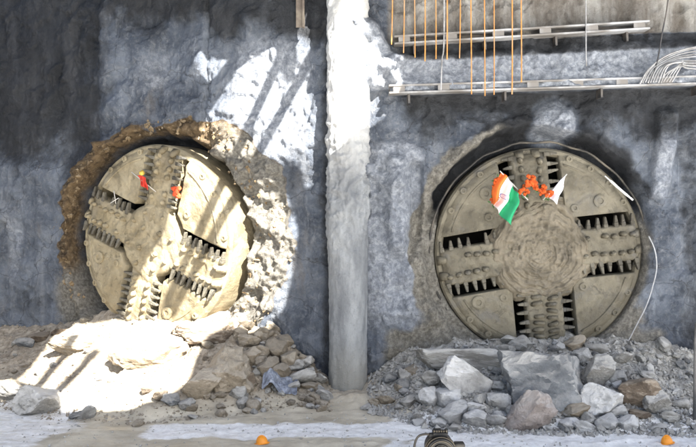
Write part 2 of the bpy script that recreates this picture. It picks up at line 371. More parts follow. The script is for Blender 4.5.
# ------------------------------------------------------------------ walls
HL = (LW(155, 240)); HR = (RW(541, 252))           # cutterhead centres in wall charts
RAD = 3.18
def blob(U, Z, c, ru, rz, p=2): return np.exp(-((np.abs(U - c[0]) / ru) ** p + (np.abs(Z - c[1]) / rz) ** p))
def build_wall(side):
    if side == 'L':
        u = np.arange(-19, .31, .05); z = np.arange(-.6, 14.51, .05)
    else:
        u = np.arange(-.4, 15.01, .047); z = np.arange(-.6, 14.51, .047)
    U, Z = np.meshgrid(u, z, indexing='ij'); s = 0.0 if side == 'L' else 40.0
    rgh = sstep(-.25, .45, fbm(U, Z, s + 5, .5, 3))
    h = .22 * fbm(U, Z, s, .4, 3) + .09 * fbm(U, Z, s + 3, 1.4, 4) + (.2 + rgh) * (.12 * ridged(U, Z * .7, s + 9, 1.1, 6) + .06 * fbm(U, Z, s + 9, 4.0, 4)) + .015 * fbm(U, Z, s + 1, 9, 2)
    h = h + .10 * np.floor(2.2 * fbm(U, Z * .9, s + 21, .45, 4)) * .6      # edges of sprayed layers
    dark = np.zeros_like(U); pale = dark.copy(); soil = dark.copy(); silt = dark.copy(); warm = dark.copy()
    if side == 'L':
        C = LW; cu, cz = HL
        r = np.hypot(U - cu, Z - cz); th = np.degrees(np.arctan2(Z - cz, U - cu)) % 360
        rc = np.interp(th, [0, 25, 45, 60, 75, 90, 115, 135, 160, 180, 205, 225, 260, 300, 330, 360],
                       [5.1, 5.25, 5.0, 4.5, 4.1, 3.9, 4.0, 4.1, 4.05, 4.0, 4.0, 3.9, 4.0, 4.5, 4.8, 5.1])
        rc = rc + .34 * fbm(U, Z, 2.1, .9, 4)
        ins = sstep(rc + .12, rc - .12, r)
        cl = ridged(U, Z, 11.0, .8, 5) * .27 + fbm(U, Z, 13., 2.2, 5) * .2 - .2
        lip = np.exp(-((r - rc + .35) / .35) ** 2)
        h = h * (1 - ins) + ins * (cl + .05) + lip * (.14 + .3 * np.clip(fbm(U, Z, 4.4, .9, 3), -.2, 1)) * (1 - .9 * np.clip(np.cos(np.radians(th - 10)), 0, 1))
        # sinks towards the drum
        fun = sstep(3.75, 3.3, r + .12 * fbm(U, Z, 6.6, 1.4, 3)); h = h * (1 - fun) - 1.25 * fun
        soil = ins * (1 - fun); gap_shade = fun  # gap round the drum painted dark for its shade
        j = C(205, 20)[0]; h = h - .09 * sstep(j - .03, j + .03, U) * sstep(7.5, 8.5, Z) - .12 * np.exp(-((U - j) / .05) ** 2) * sstep(7, 9, Z)
        b_ = C(252, 20); h = h + .35 * blob(U, Z, b_, .5, .45)
        h = h - .25 * sstep(C(100, 0)[0] + .1, C(100, 0)[0] - .25, U + .15 * fbm(U, Z, 3, .8, 2)) * sstep(7.0, 8.0, Z)
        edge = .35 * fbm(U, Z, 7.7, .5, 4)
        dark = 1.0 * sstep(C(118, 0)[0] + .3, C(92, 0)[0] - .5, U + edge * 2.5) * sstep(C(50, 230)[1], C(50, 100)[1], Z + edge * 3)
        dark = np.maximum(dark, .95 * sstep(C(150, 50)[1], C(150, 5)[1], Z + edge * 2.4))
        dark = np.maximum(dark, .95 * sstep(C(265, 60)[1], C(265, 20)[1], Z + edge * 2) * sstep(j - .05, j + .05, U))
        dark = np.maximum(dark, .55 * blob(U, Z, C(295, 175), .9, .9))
        dark = np.maximum(dark, .7 * sstep(C(317, 0)[0], C(327, 0)[0], U + .2 * edge))  # shade beside the column painted into the colour
        dark = np.maximum(dark, gap_shade); dark = np.maximum(dark, .7 * blob(U, Z, C(30, 150), 1.6, .8)); dark = np.maximum(dark, .55 * blob(U, Z, C(30, 300), 1.2, .9))
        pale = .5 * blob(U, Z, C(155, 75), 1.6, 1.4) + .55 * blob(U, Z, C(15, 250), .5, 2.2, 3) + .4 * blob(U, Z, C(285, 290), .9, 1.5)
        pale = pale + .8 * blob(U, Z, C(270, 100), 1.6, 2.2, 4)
        silt = .95 * ins * np.clip(1.25 * np.cos(np.radians(th + 12)), 0, 1) * (1 - fun) + .8 * blob(U, Z, C(75, 290), 1.1, 1.2) + .75 * blob(U, Z, C(110, 325), 2, .8)  # right of the head, sunlit paleness is painted in with the silt
        P = np.stack([U * math.cos(TH) - h * math.sin(TH), -U * math.sin(TH) - h * math.cos(TH), Z], -1)
    else:
        C = RW; cu, cz = HR
        # relief of the sprayed concrete
        h = h + .42 * sstep(.45, .12, np.abs(U - 1.5 - .08 * fbm(U, Z, 2, 1, 2))) * sstep(4.0, 4.6, Z) * sstep(7.4, 7.1, Z)
        h = h - .3 * sstep(.25, .1, np.abs(U - 2.08)) * sstep(4.4, 5, Z) * sstep(7.2, 6.9, Z)
        h = h + .15 * ridged(U, Z, 1.2, 1.5, 5) * sstep(1.6, .9, np.abs(U - .7)) * sstep(3.8, 5, Z) * sstep(8.2, 7.4, Z)
        h = h + .32 * sstep(.75, .35, np.hypot(U - 6.3, (Z - 8.25) * .9))
        uc = 9.35 + (Z - 6.0) * .13; h = h + .3 * sstep(.42, .2, np.abs(U - uc)) * sstep(5.7, 6.1, Z) * sstep(8.8, 8.5, Z)
        zl = 9.12 + (U - 1.2) * .026; zu = 10.62 + (U - 1.4) * .05       # heights of the two walers
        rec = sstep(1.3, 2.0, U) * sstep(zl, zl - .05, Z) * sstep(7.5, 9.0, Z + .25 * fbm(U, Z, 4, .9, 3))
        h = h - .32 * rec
        lum = ridged(U, Z, 8.8, 1.3, 4) * .10 + .10 * fbm(U, Z, 2.6, 2.2, 4)
        led = sstep(1.0, 1.5, U) * sstep(zl - .08, zl + .05, Z) * sstep(zu - .2, zu - .55, Z + .18 * fbm(U, Z, 1.9, 1.1, 3))
        h = h * (1 - led) + led * (.32 + lum + .2 * sstep(zl + .8, zl, Z))
        upz = sstep(zu - .1, zu + .05, Z)
        h = h + upz * (-.05 + .09 * np.sin(U * 7.4 + fbm(U, 0 * U, 3, .6, 2)) * (.6 + .6 * fbm(U, Z * .1, 5, .7, 2)))
        tri = np.clip(1 - np.abs(Z - 10.2) / 1.9, 0, 1)
        lobe = sstep(1.9 * tri + .15, 1.9 * tri - .55, U - .1 + .35 * fbm(U, Z, 3.1, 1.2, 4))
        h = h + lobe * sstep(8.6, 9.2, Z) * (.5 + .12 * ridged(U, Z, 5.2, 2.0, 4))
        r = np.hypot(U - cu, Z - cz); th = np.degrees(np.arctan2(Z - cz, U - cu)) % 360
        rc = np.interp(th, [0, 40, 60, 90, 120, 140, 160, 180, 200, 230, 300, 340, 360], [3.42, 3.55, 3.75, 3.85, 3.85, 3.75, 3.7, 3.62, 3.65, 3.7, 3.5, 3.4, 3.42])
        rc = rc + .16 * fbm(U, Z, 2.1, 1.1, 5)
        fun = sstep(rc + .05, rc - .22, r); 
        ins = sstep(rc + .5, rc + .05, r + .2 * fbm(U, Z, 1.1, 1.5, 3))
        h = h + ins * (.06 * ridged(U, Z, 3.3, 2.2, 4) - .08)
        topg = sstep(5.0, 6.2, Z + .5 * fbm(U, Z, 8.8, .8, 3)); topg = np.maximum(topg, sstep(3.22, 3.1, r)); h = h * (1 - fun) - (.28 + .82 * topg + .7 * sstep(3.22, 3.1, r) + .1 * fbm(U, Z, 2.9, 2.5, 4)) * fun
        edge = .35 * fbm(U, Z, 7.7, .6, 4)
        left = sstep(5.2, 3.6, U)
        silt = ins * (.3 + .7 * left + .6 * sstep(3.2, 1.8, Z)) + .8 * blob(U, Z, C(428, 270), .45, 2.2) + .9 * sstep(2.6, 1.7, Z + edge) * sstep(.6, 1.6, U) * sstep(10.2, 9.2, U)
        dark = rec + .95 * ins * sstep(5.6, 6.6, Z)  # shade under the lower waler and at the crater top painted in
        dark = np.maximum(dark, .9 * sstep(1.7, 2.4, U) * sstep(zl, zl - .1, Z) * sstep(7.5, 9.0, Z + edge * 2.2))  # waler shade fading down the wall, put into the colour
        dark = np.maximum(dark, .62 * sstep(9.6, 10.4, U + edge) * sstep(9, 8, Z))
        dark = np.maximum(dark, fun * (.25 + .75 * topg)); silt = silt * (1 - fun * topg) + .5 * fun * (1 - topg)  # painted shade in the gap round the drum, darkest at the top
        dark = np.maximum(dark, .9 * sstep(rc + .42, rc + .1, r + edge * .5) * sstep(5.4, 6.6, Z))  # painted shade along the upper edge of the crater
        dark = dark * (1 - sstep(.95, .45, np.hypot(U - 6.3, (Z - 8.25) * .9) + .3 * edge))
        dark = np.maximum(dark, .85 * sstep(1.3, 1.8, U) * sstep(zu - .65, zu - .5, Z) * sstep(zu, zu - .05, Z))  # painted shadow gap below the upper waler
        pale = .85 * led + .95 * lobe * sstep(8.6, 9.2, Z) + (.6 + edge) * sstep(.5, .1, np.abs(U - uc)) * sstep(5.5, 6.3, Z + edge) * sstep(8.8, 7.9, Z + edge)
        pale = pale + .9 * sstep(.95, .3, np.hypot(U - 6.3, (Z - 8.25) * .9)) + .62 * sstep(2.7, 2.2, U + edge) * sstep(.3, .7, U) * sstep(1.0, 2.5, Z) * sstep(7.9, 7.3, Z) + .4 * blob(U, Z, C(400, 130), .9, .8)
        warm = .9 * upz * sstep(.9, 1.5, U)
        P = np.stack([U, -h, Z], -1)
    me = grid_mesh('shaft_wall', P)
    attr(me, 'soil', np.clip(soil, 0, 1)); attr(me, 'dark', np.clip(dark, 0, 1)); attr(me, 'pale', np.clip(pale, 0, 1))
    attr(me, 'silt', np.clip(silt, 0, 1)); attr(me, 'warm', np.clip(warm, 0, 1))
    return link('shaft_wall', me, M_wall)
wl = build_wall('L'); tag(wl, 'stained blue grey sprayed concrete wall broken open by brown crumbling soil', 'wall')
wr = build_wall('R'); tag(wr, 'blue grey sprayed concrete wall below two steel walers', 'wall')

# side wall of the shaft, returning towards the viewer
ysw = np.arange(-30, 7.6, .25); zsw = np.arange(-.6, 14.6, .25); YS, ZS = np.meshgrid(ysw, zsw, indexing='ij')
XS = -16.2 + .25 * fbm(YS, ZS, 61., .4, 4)
sw = grid_mesh('shaft_wall', np.stack([XS, YS, ZS], -1)[::-1])
for n_ in ('soil', 'pale', 'silt', 'warm'): attr(sw, n_, np.zeros(XS.size))
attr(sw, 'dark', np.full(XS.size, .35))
tag(link('shaft_wall', sw, M_wall), 'dark sprayed concrete side wall of the shaft returning beside the sunlit mound', 'wall')

# ------------------------------------------------------------------ concrete column between the heads
zc = np.arange(-.4, 14.5, .045); tc = np.linspace(0, 2 * math.pi, 97)
TC, ZC = np.meshgrid(tc, zc, indexing='ij')
cx_, cy_ = np.cos(TC), np.sin(TC)
rr = .57 + .06 * sstep(2.2, 6.5, ZC) + .03 * fbm(cx_, cy_, ZC * .5, 1.0, 3)
rough_ = sstep(3.0, 6.2, ZC) * (.35 + .65 * sstep(9.0, 7.4, ZC))
rr = rr + rough_ * (.09 * ridged(cx_ * .8, cy_ * .8, ZC * 1.2, 2.0, 5) - .09) + .02 * fbm(cx_, cy_, ZC, 4, 3)
rr = rr + .07 * np.exp(-((ZC - 7.55) / .35) ** 2) * sstep(-.2, .5, fbm(cx_, cy_, ZC, 1.2, 3))
Pc = np.stack([cx_ * rr, cy_ * rr - .16, ZC], -1)
cm = grid_mesh('concrete_column', Pc)
attr(cm, 'low', sstep(2.2, .3, ZC)); attr(cm, 'up', sstep(6.0, 9.0, ZC))
k = NT('column_concrete')
a = k.noise(1, 6, .65, k.mapping((1.5, 1.5, .4))); b = k.noise(9, 6, .7)
c = k.mix(k.ramp(a, .35, .68), (.15, .16, .175), (.31, .325, .34))
c = k.mix(k.ramp(b, .5, .72, 0, .5), c, (.15, .16, .175))
c = k.mix(k.math('MULTIPLY', k.attr('low'), .7), c, k.mix(a, (.22, .21, .18), (.36, .345, .30)))
c = k.mix(k.math('MULTIPLY', k.attr('up'), .8), c, (.58, .575, .56))  # sunlit whiteness of the column top put into the colour
nb = k.bump(b, .8, .08); nb = k.bump(k.noise(30, 4, .7), .6, .025, nb)
M_col = k.done(c, .85, nb)
column = link('concrete_column', cm, M_col); tag(column, 'tall round concrete column splattered with cement between the two cutterheads', 'column')

# ------------------------------------------------------------------ unseen overhead deck added to shade the shaft; openings shape the sun patches
ZD = 18.0
def to_deck(p): t = (ZD - p.z) / -L.z; q = p - L * t; return (q.x, q.y)
def lwp(px, py, h=.28): u, z = LW(px, py); return left_pt(u, z, h)
def gp(px, py): return on_ground(px, py, 0)[0]
def cp(px, py): return ray(px, py, 24.0)
H2 = [lwp(*p, .35) for p in ((181,164),(205,168),(228,176),(248,186),(272,180),(298,187),(308,215),(306,256),(296,296),(276,326),(240,336),(190,335),(150,330),(128,314),(140,290),(152,264),(168,240),(177,205))]
H7 = [gp(*p) for p in ((235,322),(228,332),(205,342),(194,362),(188,384),(168,396),(138,407),(100,411),(66,413),(60,402),(50,390),(17,382),(44,352),(52,340),(72,327),(100,321),(128,319))]
H1 = [lwp(*p, .26) for p in ((283,36),(287,50),(296,64),(308,70),(316,92),(324,118),(327,156),(290,158),(259,158),(230,156),(200,136),(216,107),(232,80),(246,60),(256,50))]
H3 = [lwp(*p, .26) for p in ((207,43),(239,46),(225,65),(206,68),(198,60))]
H4 = [cp(*p) for p in ((326,-60),(326,118),(332,146),(346,140),(368,117),(386,97),(404,86),(412,66),(390,38),(372,10),(366,-60))]
H5 = [lwp(*p, .26) for p in ((312,-6),(326,-6),(326,20),(316,23))]
H6 = [gp(*p) for p in ((-12,384),(10,380),(20,388),(14,398),(-8,402))]
holes = [[to_deck(p) for p in h] for h in (H1, H2, H3, H4, H5, H6, H7)]
def deck_outline():
    pts = sorted(to_deck(Vector(p)) for p in ((-15, 6, 14.5), (-15, 6, 0), (12.5, 0, 14.5), (12.5, 0, 0), (-11, -6.5, 0), (11, -6.5, 0), (0, -1, 14.5)))
    def half(ps):
        h_ = []
        for p in ps:
            while len(h_) > 1 and (h_[-1][0]-h_[-2][0])*(p[1]-h_[-2][1]) - (h_[-1][1]-h_[-2][1])*(p[0]-h_[-2][0]) <= 0: h_.pop()
            h_.append(p)
        return h_[:-1]
    return half(pts) + half(pts[::-1])
def deck_mesh():
    from mathutils.geometry import delaunay_2d_cdt
    outer = deck_outline()
    vs, es = [], []
    for loop in [outer] + holes:
        b_ = len(vs); vs += [Vector(p) for p in loop]; es += [(b_ + i, b_ + (i + 1) % len(loop)) for i in range(len(loop))]
    ov, oe, of = delaunay_2d_cdt(vs, es, [], 0, 1e-4)[:3]
    def inside(x, y, poly):
        c_ = False; n = len(poly)
        for i in range(n):
            x1, y1 = poly[i]; x2, y2 = poly[(i + 1) % n]
            if (y1 > y) != (y2 > y) and x < (x2 - x1) * (y - y1) / (y2 - y1) + x1: c_ = not c_
        return c_
    bm = bmesh.new(); bv = [bm.verts.new((p.x, p.y, ZD)) for p in ov]
    for f in of:
        c_ = sum((ov[i] for i in f), Vector((0, 0))) / len(f)
        if not any(inside(c_.x, c_.y, h) for h in holes): bm.faces.new([bv[i] for i in f])
    bmesh.ops.delete(bm, geom=[v for v in bm.verts if not v.link_faces], context='VERTS')
    ext = bmesh.ops.extrude_face_region(bm, geom=list(bm.faces))
    bmesh.ops.translate(bm, verts=[v for v in ext['geom'] if isinstance(v, bmesh.types.BMVert)], vec=(0, 0, .06))
    return bm_mesh('shade_deck', bm)
deck = link('shade_deck', deck_mesh(), mat_plain('deck_plate', (.12, .115, .11), .7, .2, dirt=(.2, .18, .15)))
tag(deck, 'unseen shade deck added overhead with openings shaped for the sun patches', 'deck')
for (x_, y_) in ((-12.4, -12.0), (max(deck_outline())[0] - .3, max(deck_outline())[1])):
    bm = bmesh.new()
    for (dx, dy, w_, d_) in ((0, .14, .3, .03), (0, -.14, .3, .03), (0, 0, .03, .26)): bm_box(bm, (x_ + dx, y_ + dy, ZD / 2 - .2), (w_, d_, ZD + .2))
    tag(link('deck_leg', bm_mesh('deck_leg', bm), M_dark_steel), 'tall steel leg carrying the added shade deck', 'leg', 'legs of the shade deck')
bm = bmesh.new()
bm_box(bm, (6.6, -.55, 14.68), (13, 1.3, .22)); bm_box(bm, (6.6, -1.12, 14.45), (13, .06, .24)); bmesh.ops.bevel(bm, geom=list(bm.edges), offset=.02, segments=1, affect='EDGES')
tag(link('capping_beam', bm_mesh('capping_beam', bm), M_white_steel), 'capping beam along the top of the walered wall', 'beam')
for (pa, pb, onwall) in (((273,78),(165,312),1), ((301,77),(172,318),1), ((36,386),(62,356),0), ((54,393),(82,364),0)):  # unseen beams added where their shadows make the bars
    fn = lwp if onwall else gp
    A = Vector((*to_deck(fn(*pa)), ZD)); B = Vector((*to_deck(fn(*pb)), ZD)); d = (B - A).normalized()
    if onwall: A = A - d * 4
    else: A = A - d * 1.5; B = B + d * 1.0
    bm = bmesh.new(); rot = Matrix(((d.x, -d.y, 0), (d.y, d.x, 0), (0, 0, 1)))
    c0 = (A + B) / 2; ln = (B - A).length
    for (w_, t_, z_) in ((.21, .03, -.04), (.03, .20, -.155), (.21, .03, -.27)):
        bm_box(bm, (c0.x, c0.y, ZD + z_), (ln, w_, t_), rot)
    o = link('deck_beam', bm_mesh('deck_beam', bm), M_dark_steel)
    tag(o, 'unseen steel beam under the shade deck placed to cast the bar shadows', 'beam', 'beams under the shade deck')

# ------------------------------------------------------------------ cutterheads
def plate_mesh(a1, a2, hw, slot, seed=0.):
    """sector plate between spokes at angles a1 < a2 (radians), face caked with uneven mud"""
    off = hw + slot; N = 44
    rs = [(1.40, .5), (1.40, .03)] + [(1.43 + (2.82 - 1.43) * i / 36, 0.) for i in range(37)] + [(2.88, .02), (2.98, .09), (3.08, .17), (3.08, .5)]
    P = np.zeros((len(rs), N + 3, 3))
    for i, (r, y) in enumerate(rs):
        s1, s2 = a1 + math.asin(off / r), a2 - math.asin(off / r)
        if s2 < s1: s1 = s2 = (s1 + s2) / 2
        t = np.concatenate([[0], np.linspace(0, 1, N + 1), [1]]); an = s1 + (s2 - s1) * t
        yy = np.full(N + 3, y); yy[0] = yy[-1] = .5
        P[i, :, 0] = r * np.cos(an); P[i, :, 2] = r * np.sin(an); P[i, :, 1] = yy
    m_ = np.zeros((len(rs), N + 3)); m_[2:-2, 1:-1] = 1
    X, Z = P[..., 0], P[..., 2]
    d = .045 * np.clip(fbm(X, Z, seed, .9, 4) + .1, 0, 1) + .016 * fbm(X, Z, seed + 4, 4, 4)
    d = d + .03 * np.clip(ridged(X, Z, seed + 2, 1.6, 4) - 1.1, 0, 1)
    P[..., 1] -= m_ * d
    return grid_mesh('sector_plate', P[:, ::-1])
def spoke_mesh(hw, seed=0., proud=.10):
    prof = [(-hw, .45), (-hw, -.02)] + [(-hw + .05 + (2 * hw - .1) * k / 22, -proud) for k in range(23)] + [(hw, -.02), (hw, .45)]
    rr_ = np.linspace(.6, 3.0, 60)
    P = np.zeros((61, len(prof), 3)); m_ = np.zeros((61, len(prof)))
    for i in range(61):
        r = rr_[min(i, 59)]
        for k, (x, y) in enumerate(prof): P[i, k] = (r, y + (.14 * max(0, (r - 2.8) / .2) if y < 0 else 0), x)
    P[60, :, 1] = .45; m_[:60, 2:-2] = 1
    X, Z = P[..., 0], P[..., 2]
    P[..., 1] -= m_ * (.05 * ridged(X, Z, seed, 1.8, 4) - .06 + .03 * fbm(X, Z, seed, 3.5, 4))
    P[1:60, 1:3, 2] += .03 * fbm(X[1:60, 1:3], Z[1:60, 1:3], seed, 4, 2); P[1:60, -3:-1, 2] += .03 * fbm(X[1:60, -3:-1], Z[1:60, -3:-1], seed + 3, 4, 2)
    return grid_mesh('spoke', P)
def tooth_mesh():
    bm = bmesh.new()               # points along +z (into the slot), front is -y
    for (z0, z1, w0, w1, y0, y1) in ((-.07, .11, .15, .13, -.09, .14), (.11, .33, .12, .06, -.11, .06)):
        v = [bm.verts.new(p) for p in ((-w0/2, y0, z0), (w0/2, y0, z0), (w0/2, y1, z0), (-w0/2, y1, z0),
                                       (-w1/2, y0 - .02, z1), (w1/2, y0 - .02, z1), (w1/2, y1 - .05, z1), (-w1/2, y1 - .05, z1))]
        for f in ((0,1,2,3),(4,5,6,7),(0,1,5,4),(1,2,6,5),(2,3,7,6),(3,0,4,7)): bm.faces.new([v[i] for i in f])
    bmesh.ops.bevel(bm, geom=list(bm.edges), offset=.015, segments=1, affect='EDGES')
    return bm_mesh('tooth', bm)
def bit_mesh(w=.24, h=.17, d=.15):
    bm = bmesh.new(); bm_box(bm, (0, 0, 0), (w, h, d * 1.6), None, .55)
    bmesh.ops.rotate(bm, verts=bm.verts, cent=(0, 0, 0), matrix=Matrix.Rotation(R(90), 3, 'X'))
    bmesh.ops.bevel(bm, geom=list(bm.edges), offset=.025, segments=2, affect='EDGES')
    return bm_mesh('cutter_bit', bm, True)
def disc_mesh(r=.13, t=.05):
    bm = bmesh.new(); lathe_y(bm, [(r, .03), (r, -t), (r * .8, -t - .015), (r * .45, -t - .015), (r * .4, -t + .02), (0, -t + .02)], 20)
    return bm_mesh('plug', bm, False)
TOOTH, BIT, BITW, DISC, DISC2 = tooth_mesh(), bit_mesh(), bit_mesh(.42, .15, .16), disc_mesh(), disc_mesh(.2, .08)
GAUGE = bit_mesh(.3, .22, .22)
def roughen(me, amp, f, seed):
    co = np.empty(len(me.vertices) * 3, np.float32); me.vertices.foreach_get('co', co); co = co.reshape(-1, 3)
    co[:, 1] += amp * fbm(co[:, 0], co[:, 1] + seed, co[:, 2], f, 4); me.vertices.foreach_set('co', co.reshape(-1)); me.update()
def hub_edge(me, seed):
    co = np.empty(len(me.vertices) * 3, np.float32); me.vertices.foreach_get('co', co); co = co.reshape(-1, 3).astype(float)
    r = np.hypot(co[:, 0], co[:, 2]); cx, cz = co[:, 0] / np.maximum(r, 1e-6), co[:, 2] / np.maximum(r, 1e-6)
    k_ = 1 + (.16 * fbm(cx, cz, seed, 1.6, 4) - .05) * sstep(.4, 1.7, r)
    ww = .09 * fbm(co[:, 0], co[:, 2], seed + 2, 1.3, 3) + .10 * np.arctan2(co[:, 2], co[:, 0]) / 6.28
    am = sstep(-.5, .5, fbm(co[:, 0], co[:, 2], seed + 7, 1.2, 3))
    co[:, 1] -= am * (.028 * np.sin((r + ww) * 30) + .012 * np.sin((r + ww) * 71)) * sstep(1.65, 1.4, r)
    co[:, 0] *= k_; co[:, 2] *= k_; me.vertices.foreach_set('co', co.astype(np.float32).reshape(-1)); me.update()
def make_head(label, loc, rz, spokes, hw, slot, mud, hubkind, seed):
    q = random.Random(seed)
    t = empty('cutterhead', loc, (0, 0, rz)); tag(t, label, 'cutterhead', 'tunnel boring cutterheads')
    meT, meB, meW, meD, meD2, meG = [m.copy() for m in (TOOTH, BIT, BITW, DISC, DISC2, GAUGE)]
    for m_ in (meT,): m_.materials.append(M_tooth)
    for m_ in (meB, meW, meD, meD2, meG): m_.materials.append(mud)
    bm = bmesh.new(); lathe_y(bm, [(3.18, 1.6), (3.18, .22), (3.12, .13), (3.0, .12), (2.94, .2), (2.94, 1.5)], 96)
    link('rim_ring', bm_mesh('rim_ring', bm, False), mud, t)
    bm = bmesh.new(); lathe_y(bm, [(2.94, 1.5), (2.0, 1.45), (0, 1.45)], 64)
    link('chamber_back', bm_mesh('chamber_back', bm), M_black, t)
    ang = [R(a) for a in spokes]
    for i, a in enumerate(ang):
        a2 = ang[(i + 1) % 4]; a2 = a2 if a2 > a else a2 + 2 * math.pi
        pm = plate_mesh(a, a2, hw, slot, seed + 3.1 * i)
        pl = link('sector_plate', pm, mud, t)
        mid = (a + a2) / 2; span = (a2 - a)
        for (r_, da, me_) in ((2.35, -.16, meD2), (2.1, .22, meD), (2.62, .3, meD), (2.6, -.34, meD), (1.78, .0, meD)):
            if q.random() < .35: continue
            r2 = r_ + q.uniform(-.1, .1); an = mid + da * span * .9 + q.uniform(-.05, .05)
            if min(r2 * math.sin(an - a), r2 * math.sin(a2 - an)) < hw + slot + .24: continue
            link('plug', me_, None, pl, (r2 * math.cos(an), 0, r2 * math.sin(an)))
        # weld strip along the outer edge
        bm = bmesh.new()
        s1 = a + math.asin((hw + slot) / 2.8) + .05; s2 = a2 - math.asin((hw + slot) / 2.8) - .05
        tube(bm, [(2.74 * math.cos(s1 + (s2 - s1) * k / 16), -.005, 2.74 * math.sin(s1 + (s2 - s1) * k / 16)) for k in range(17)], .035, 6)
        link('edge_strip', bm_mesh('edge_strip', bm, True), mud, pl)
        sp = link('spoke', spoke_mesh(hw, seed + 2.3 * i, .10 if hubkind == 'rings' else .045), mud, t, (0, 0, 0), (0, -a, 0))
        nT = 8 if hubkind == 'plain' else 7
        for sgn in (-1, 1):
            for k_ in range(nT):
                rr_ = 1.28 + (2.92 - 1.28) * k_ / (nT - 1) + q.uniform(-.025, .025)
                if q.random() < .03: continue
                link('tooth', meT, None, sp, (rr_, .02 + q.uniform(-.02, .02), sgn * (hw - .01)),
                     (q.uniform(-.08, .08), q.uniform(-.09, .09), 0) if sgn > 0 else (R(0), R(180) + q.uniform(-.09, .09), 0), (.8 if hubkind == 'plain' else .95, 1, q.uniform(.8, 1.05)))
        lens = hubkind == 'rings' and i == 3
        rows = (-.27, .27) if not lens else (-.22, .22)
        for k_ in range(6 if not lens else 8):
            for ri, zz in enumerate(rows):
                step = 1.35 + (2.85 - 1.35) * (k_ + .35 * ri) / (5.4 if not lens else 7.5)
                if q.random() < .06: continue
                link('cutter_bit', meW if lens else meB, None, sp, (step, -.14 if hubkind == 'rings' else -.06, zz + q.uniform(-.04, .04)),
                     (0, q.uniform(-.25, .25) + (R(90) if lens else 0), 0), (1, 1, 1))
        for k_ in range(2):
            link('gauge_cutter', meG, None, sp, (2.98, .02, (-.25, .25)[k_]), (0, R(90), R(-28)))
    if hubkind == 'rings':
        prof = []; n = 110
        for i in range(n + 1):
            r_ = 1.72 * (1 - i / n)
            y = -.10 - .15 * (1 - (r_ / 1.72) ** 2.0)
            if r_ > 1.45: y += (r_ - 1.45) * .9
            prof.append((r_, y))
        bm = bmesh.new(); lathe_y(bm, prof, 160); me = bm_mesh('hub', bm, True); hub_edge(me, seed); roughen(me, .12, 1.5, seed); roughen(me, .05, 6, seed)
        hb = link('hub', me, M_hub, t)
    else:
        prof = [(1.22, .3), (1.2, .0), (1.12, -.045)] + [(1.1 * (1 - i_ / 24), -.05 - .03 * i_ / 24) for i_ in range(25)]
        bm = bmesh.new(); lathe_y(bm, prof, 90); me = bm_mesh('hub', bm, True); roughen(me, .06, 2.0, seed); roughen(me, .03, 6, seed); hb = link('hub', me, mud, t)
        for k_ in range(16):
            an = ang[k_ % 4] + (-.42, .42)[(k_ // 4) % 2] * (1 if k_ < 8 else 1.9)
            for rr_ in ((.95,) if k_ < 8 else (.5,)): link('cutter_bit', meB, None, hb, (rr_ * math.cos(an), -.08, rr_ * math.sin(an)), (0, -an, 0), (.8, .8, .8))
    # gauge studs round the rim
    for k_ in range(26):
        an = 2 * math.pi * k_ / 26 + .05
        if min(abs((an - a + math.pi) % (2 * math.pi) - math.pi) for a in ang) < .40: continue
        st = link('stud', meD, None, t, (2.97 * math.cos(an), .06, 2.97 * math.sin(an)), (0, 0, 0), (.8, 1, .8))
    return t
uL, zL = HL; pL = left_pt(uL + .16, zL, .46)
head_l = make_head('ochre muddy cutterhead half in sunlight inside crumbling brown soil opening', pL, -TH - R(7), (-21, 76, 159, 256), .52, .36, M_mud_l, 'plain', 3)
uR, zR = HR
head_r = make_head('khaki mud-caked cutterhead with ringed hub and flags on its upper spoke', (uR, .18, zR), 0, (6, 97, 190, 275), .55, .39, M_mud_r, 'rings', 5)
# black rubber seal ring round the right head
bm = bmesh.new(); n = 90; rg_ = []
pts = [(uR + 3.36 * math.cos(2*math.pi*k/n), .32 + .04 * math.sin(k * .7), zR + (3.36 + .03 * math.sin(k * 1.3)) * math.sin(2*math.pi*k/n)) for k in range(n + 1)]
tube(bm, pts, .035, 8, False)
tag(link('seal_ring', bm_mesh('seal_ring', bm, True), M_rub), 'thin black rubber seal ring circling the khaki cutterhead', 'seal')
# white hose along the lower right of the opening
bm = bmesh.new()
hp = [RW(*p) for p in ((648,236),(653,250),(655,268),(652,288),(646,306),(638,322),(627,340))]
def smooth_pts(P, n=8):
    out = []
    P = [Vector(p) for p in P]
    for i in range(len(P) - 1):
        p0, p1, p2, p3 = P[max(i-1,0)], P[i], P[i+1], P[min(i+2, len(P)-1)]
        for j in range(n):
            t = j / n
            out.append(.5 * ((2*p1) + (p2-p0)*t + (2*p0-5*p1+4*p2-p3)*t*t + (3*p1-p0-3*p2+p3)*t**3))
    return out + [P[-1]]
tube(bm, smooth_pts([(u_ + rng.uniform(-.05, .05), -.1 - .05 * rng.random(), z_) for u_, z_ in hp]), .02, 8)
tag(link('white_hose', bm_mesh('white_hose', bm, True), mat_plain('white_plastic', (.42, .43, .45), .5, dirt=(.16, .15, .14), scale=5)),
    'thin white hose curving along the edge of the khaki cutterhead opening', 'hose')
bm = bmesh.new()  # strip stands in for the sunlit highlight on the rim edge
tube(bm, smooth_pts([(*[RW(*p)[0]], -.08, RW(*p)[1]) for p in ((604,176),(612,183),(621,191),(632,200))], 5), [.02] * 4 + [.04] * 9 + [.03] * 3, 6)
tag(link('rim_highlight', bm_mesh('rim_highlight', bm, True), mat_plain('highlight_white', (.8, .8, .8), .8)),
    'narrow white strip put in as the sunlit highlight on the khaki cutterhead rim', 'strip')

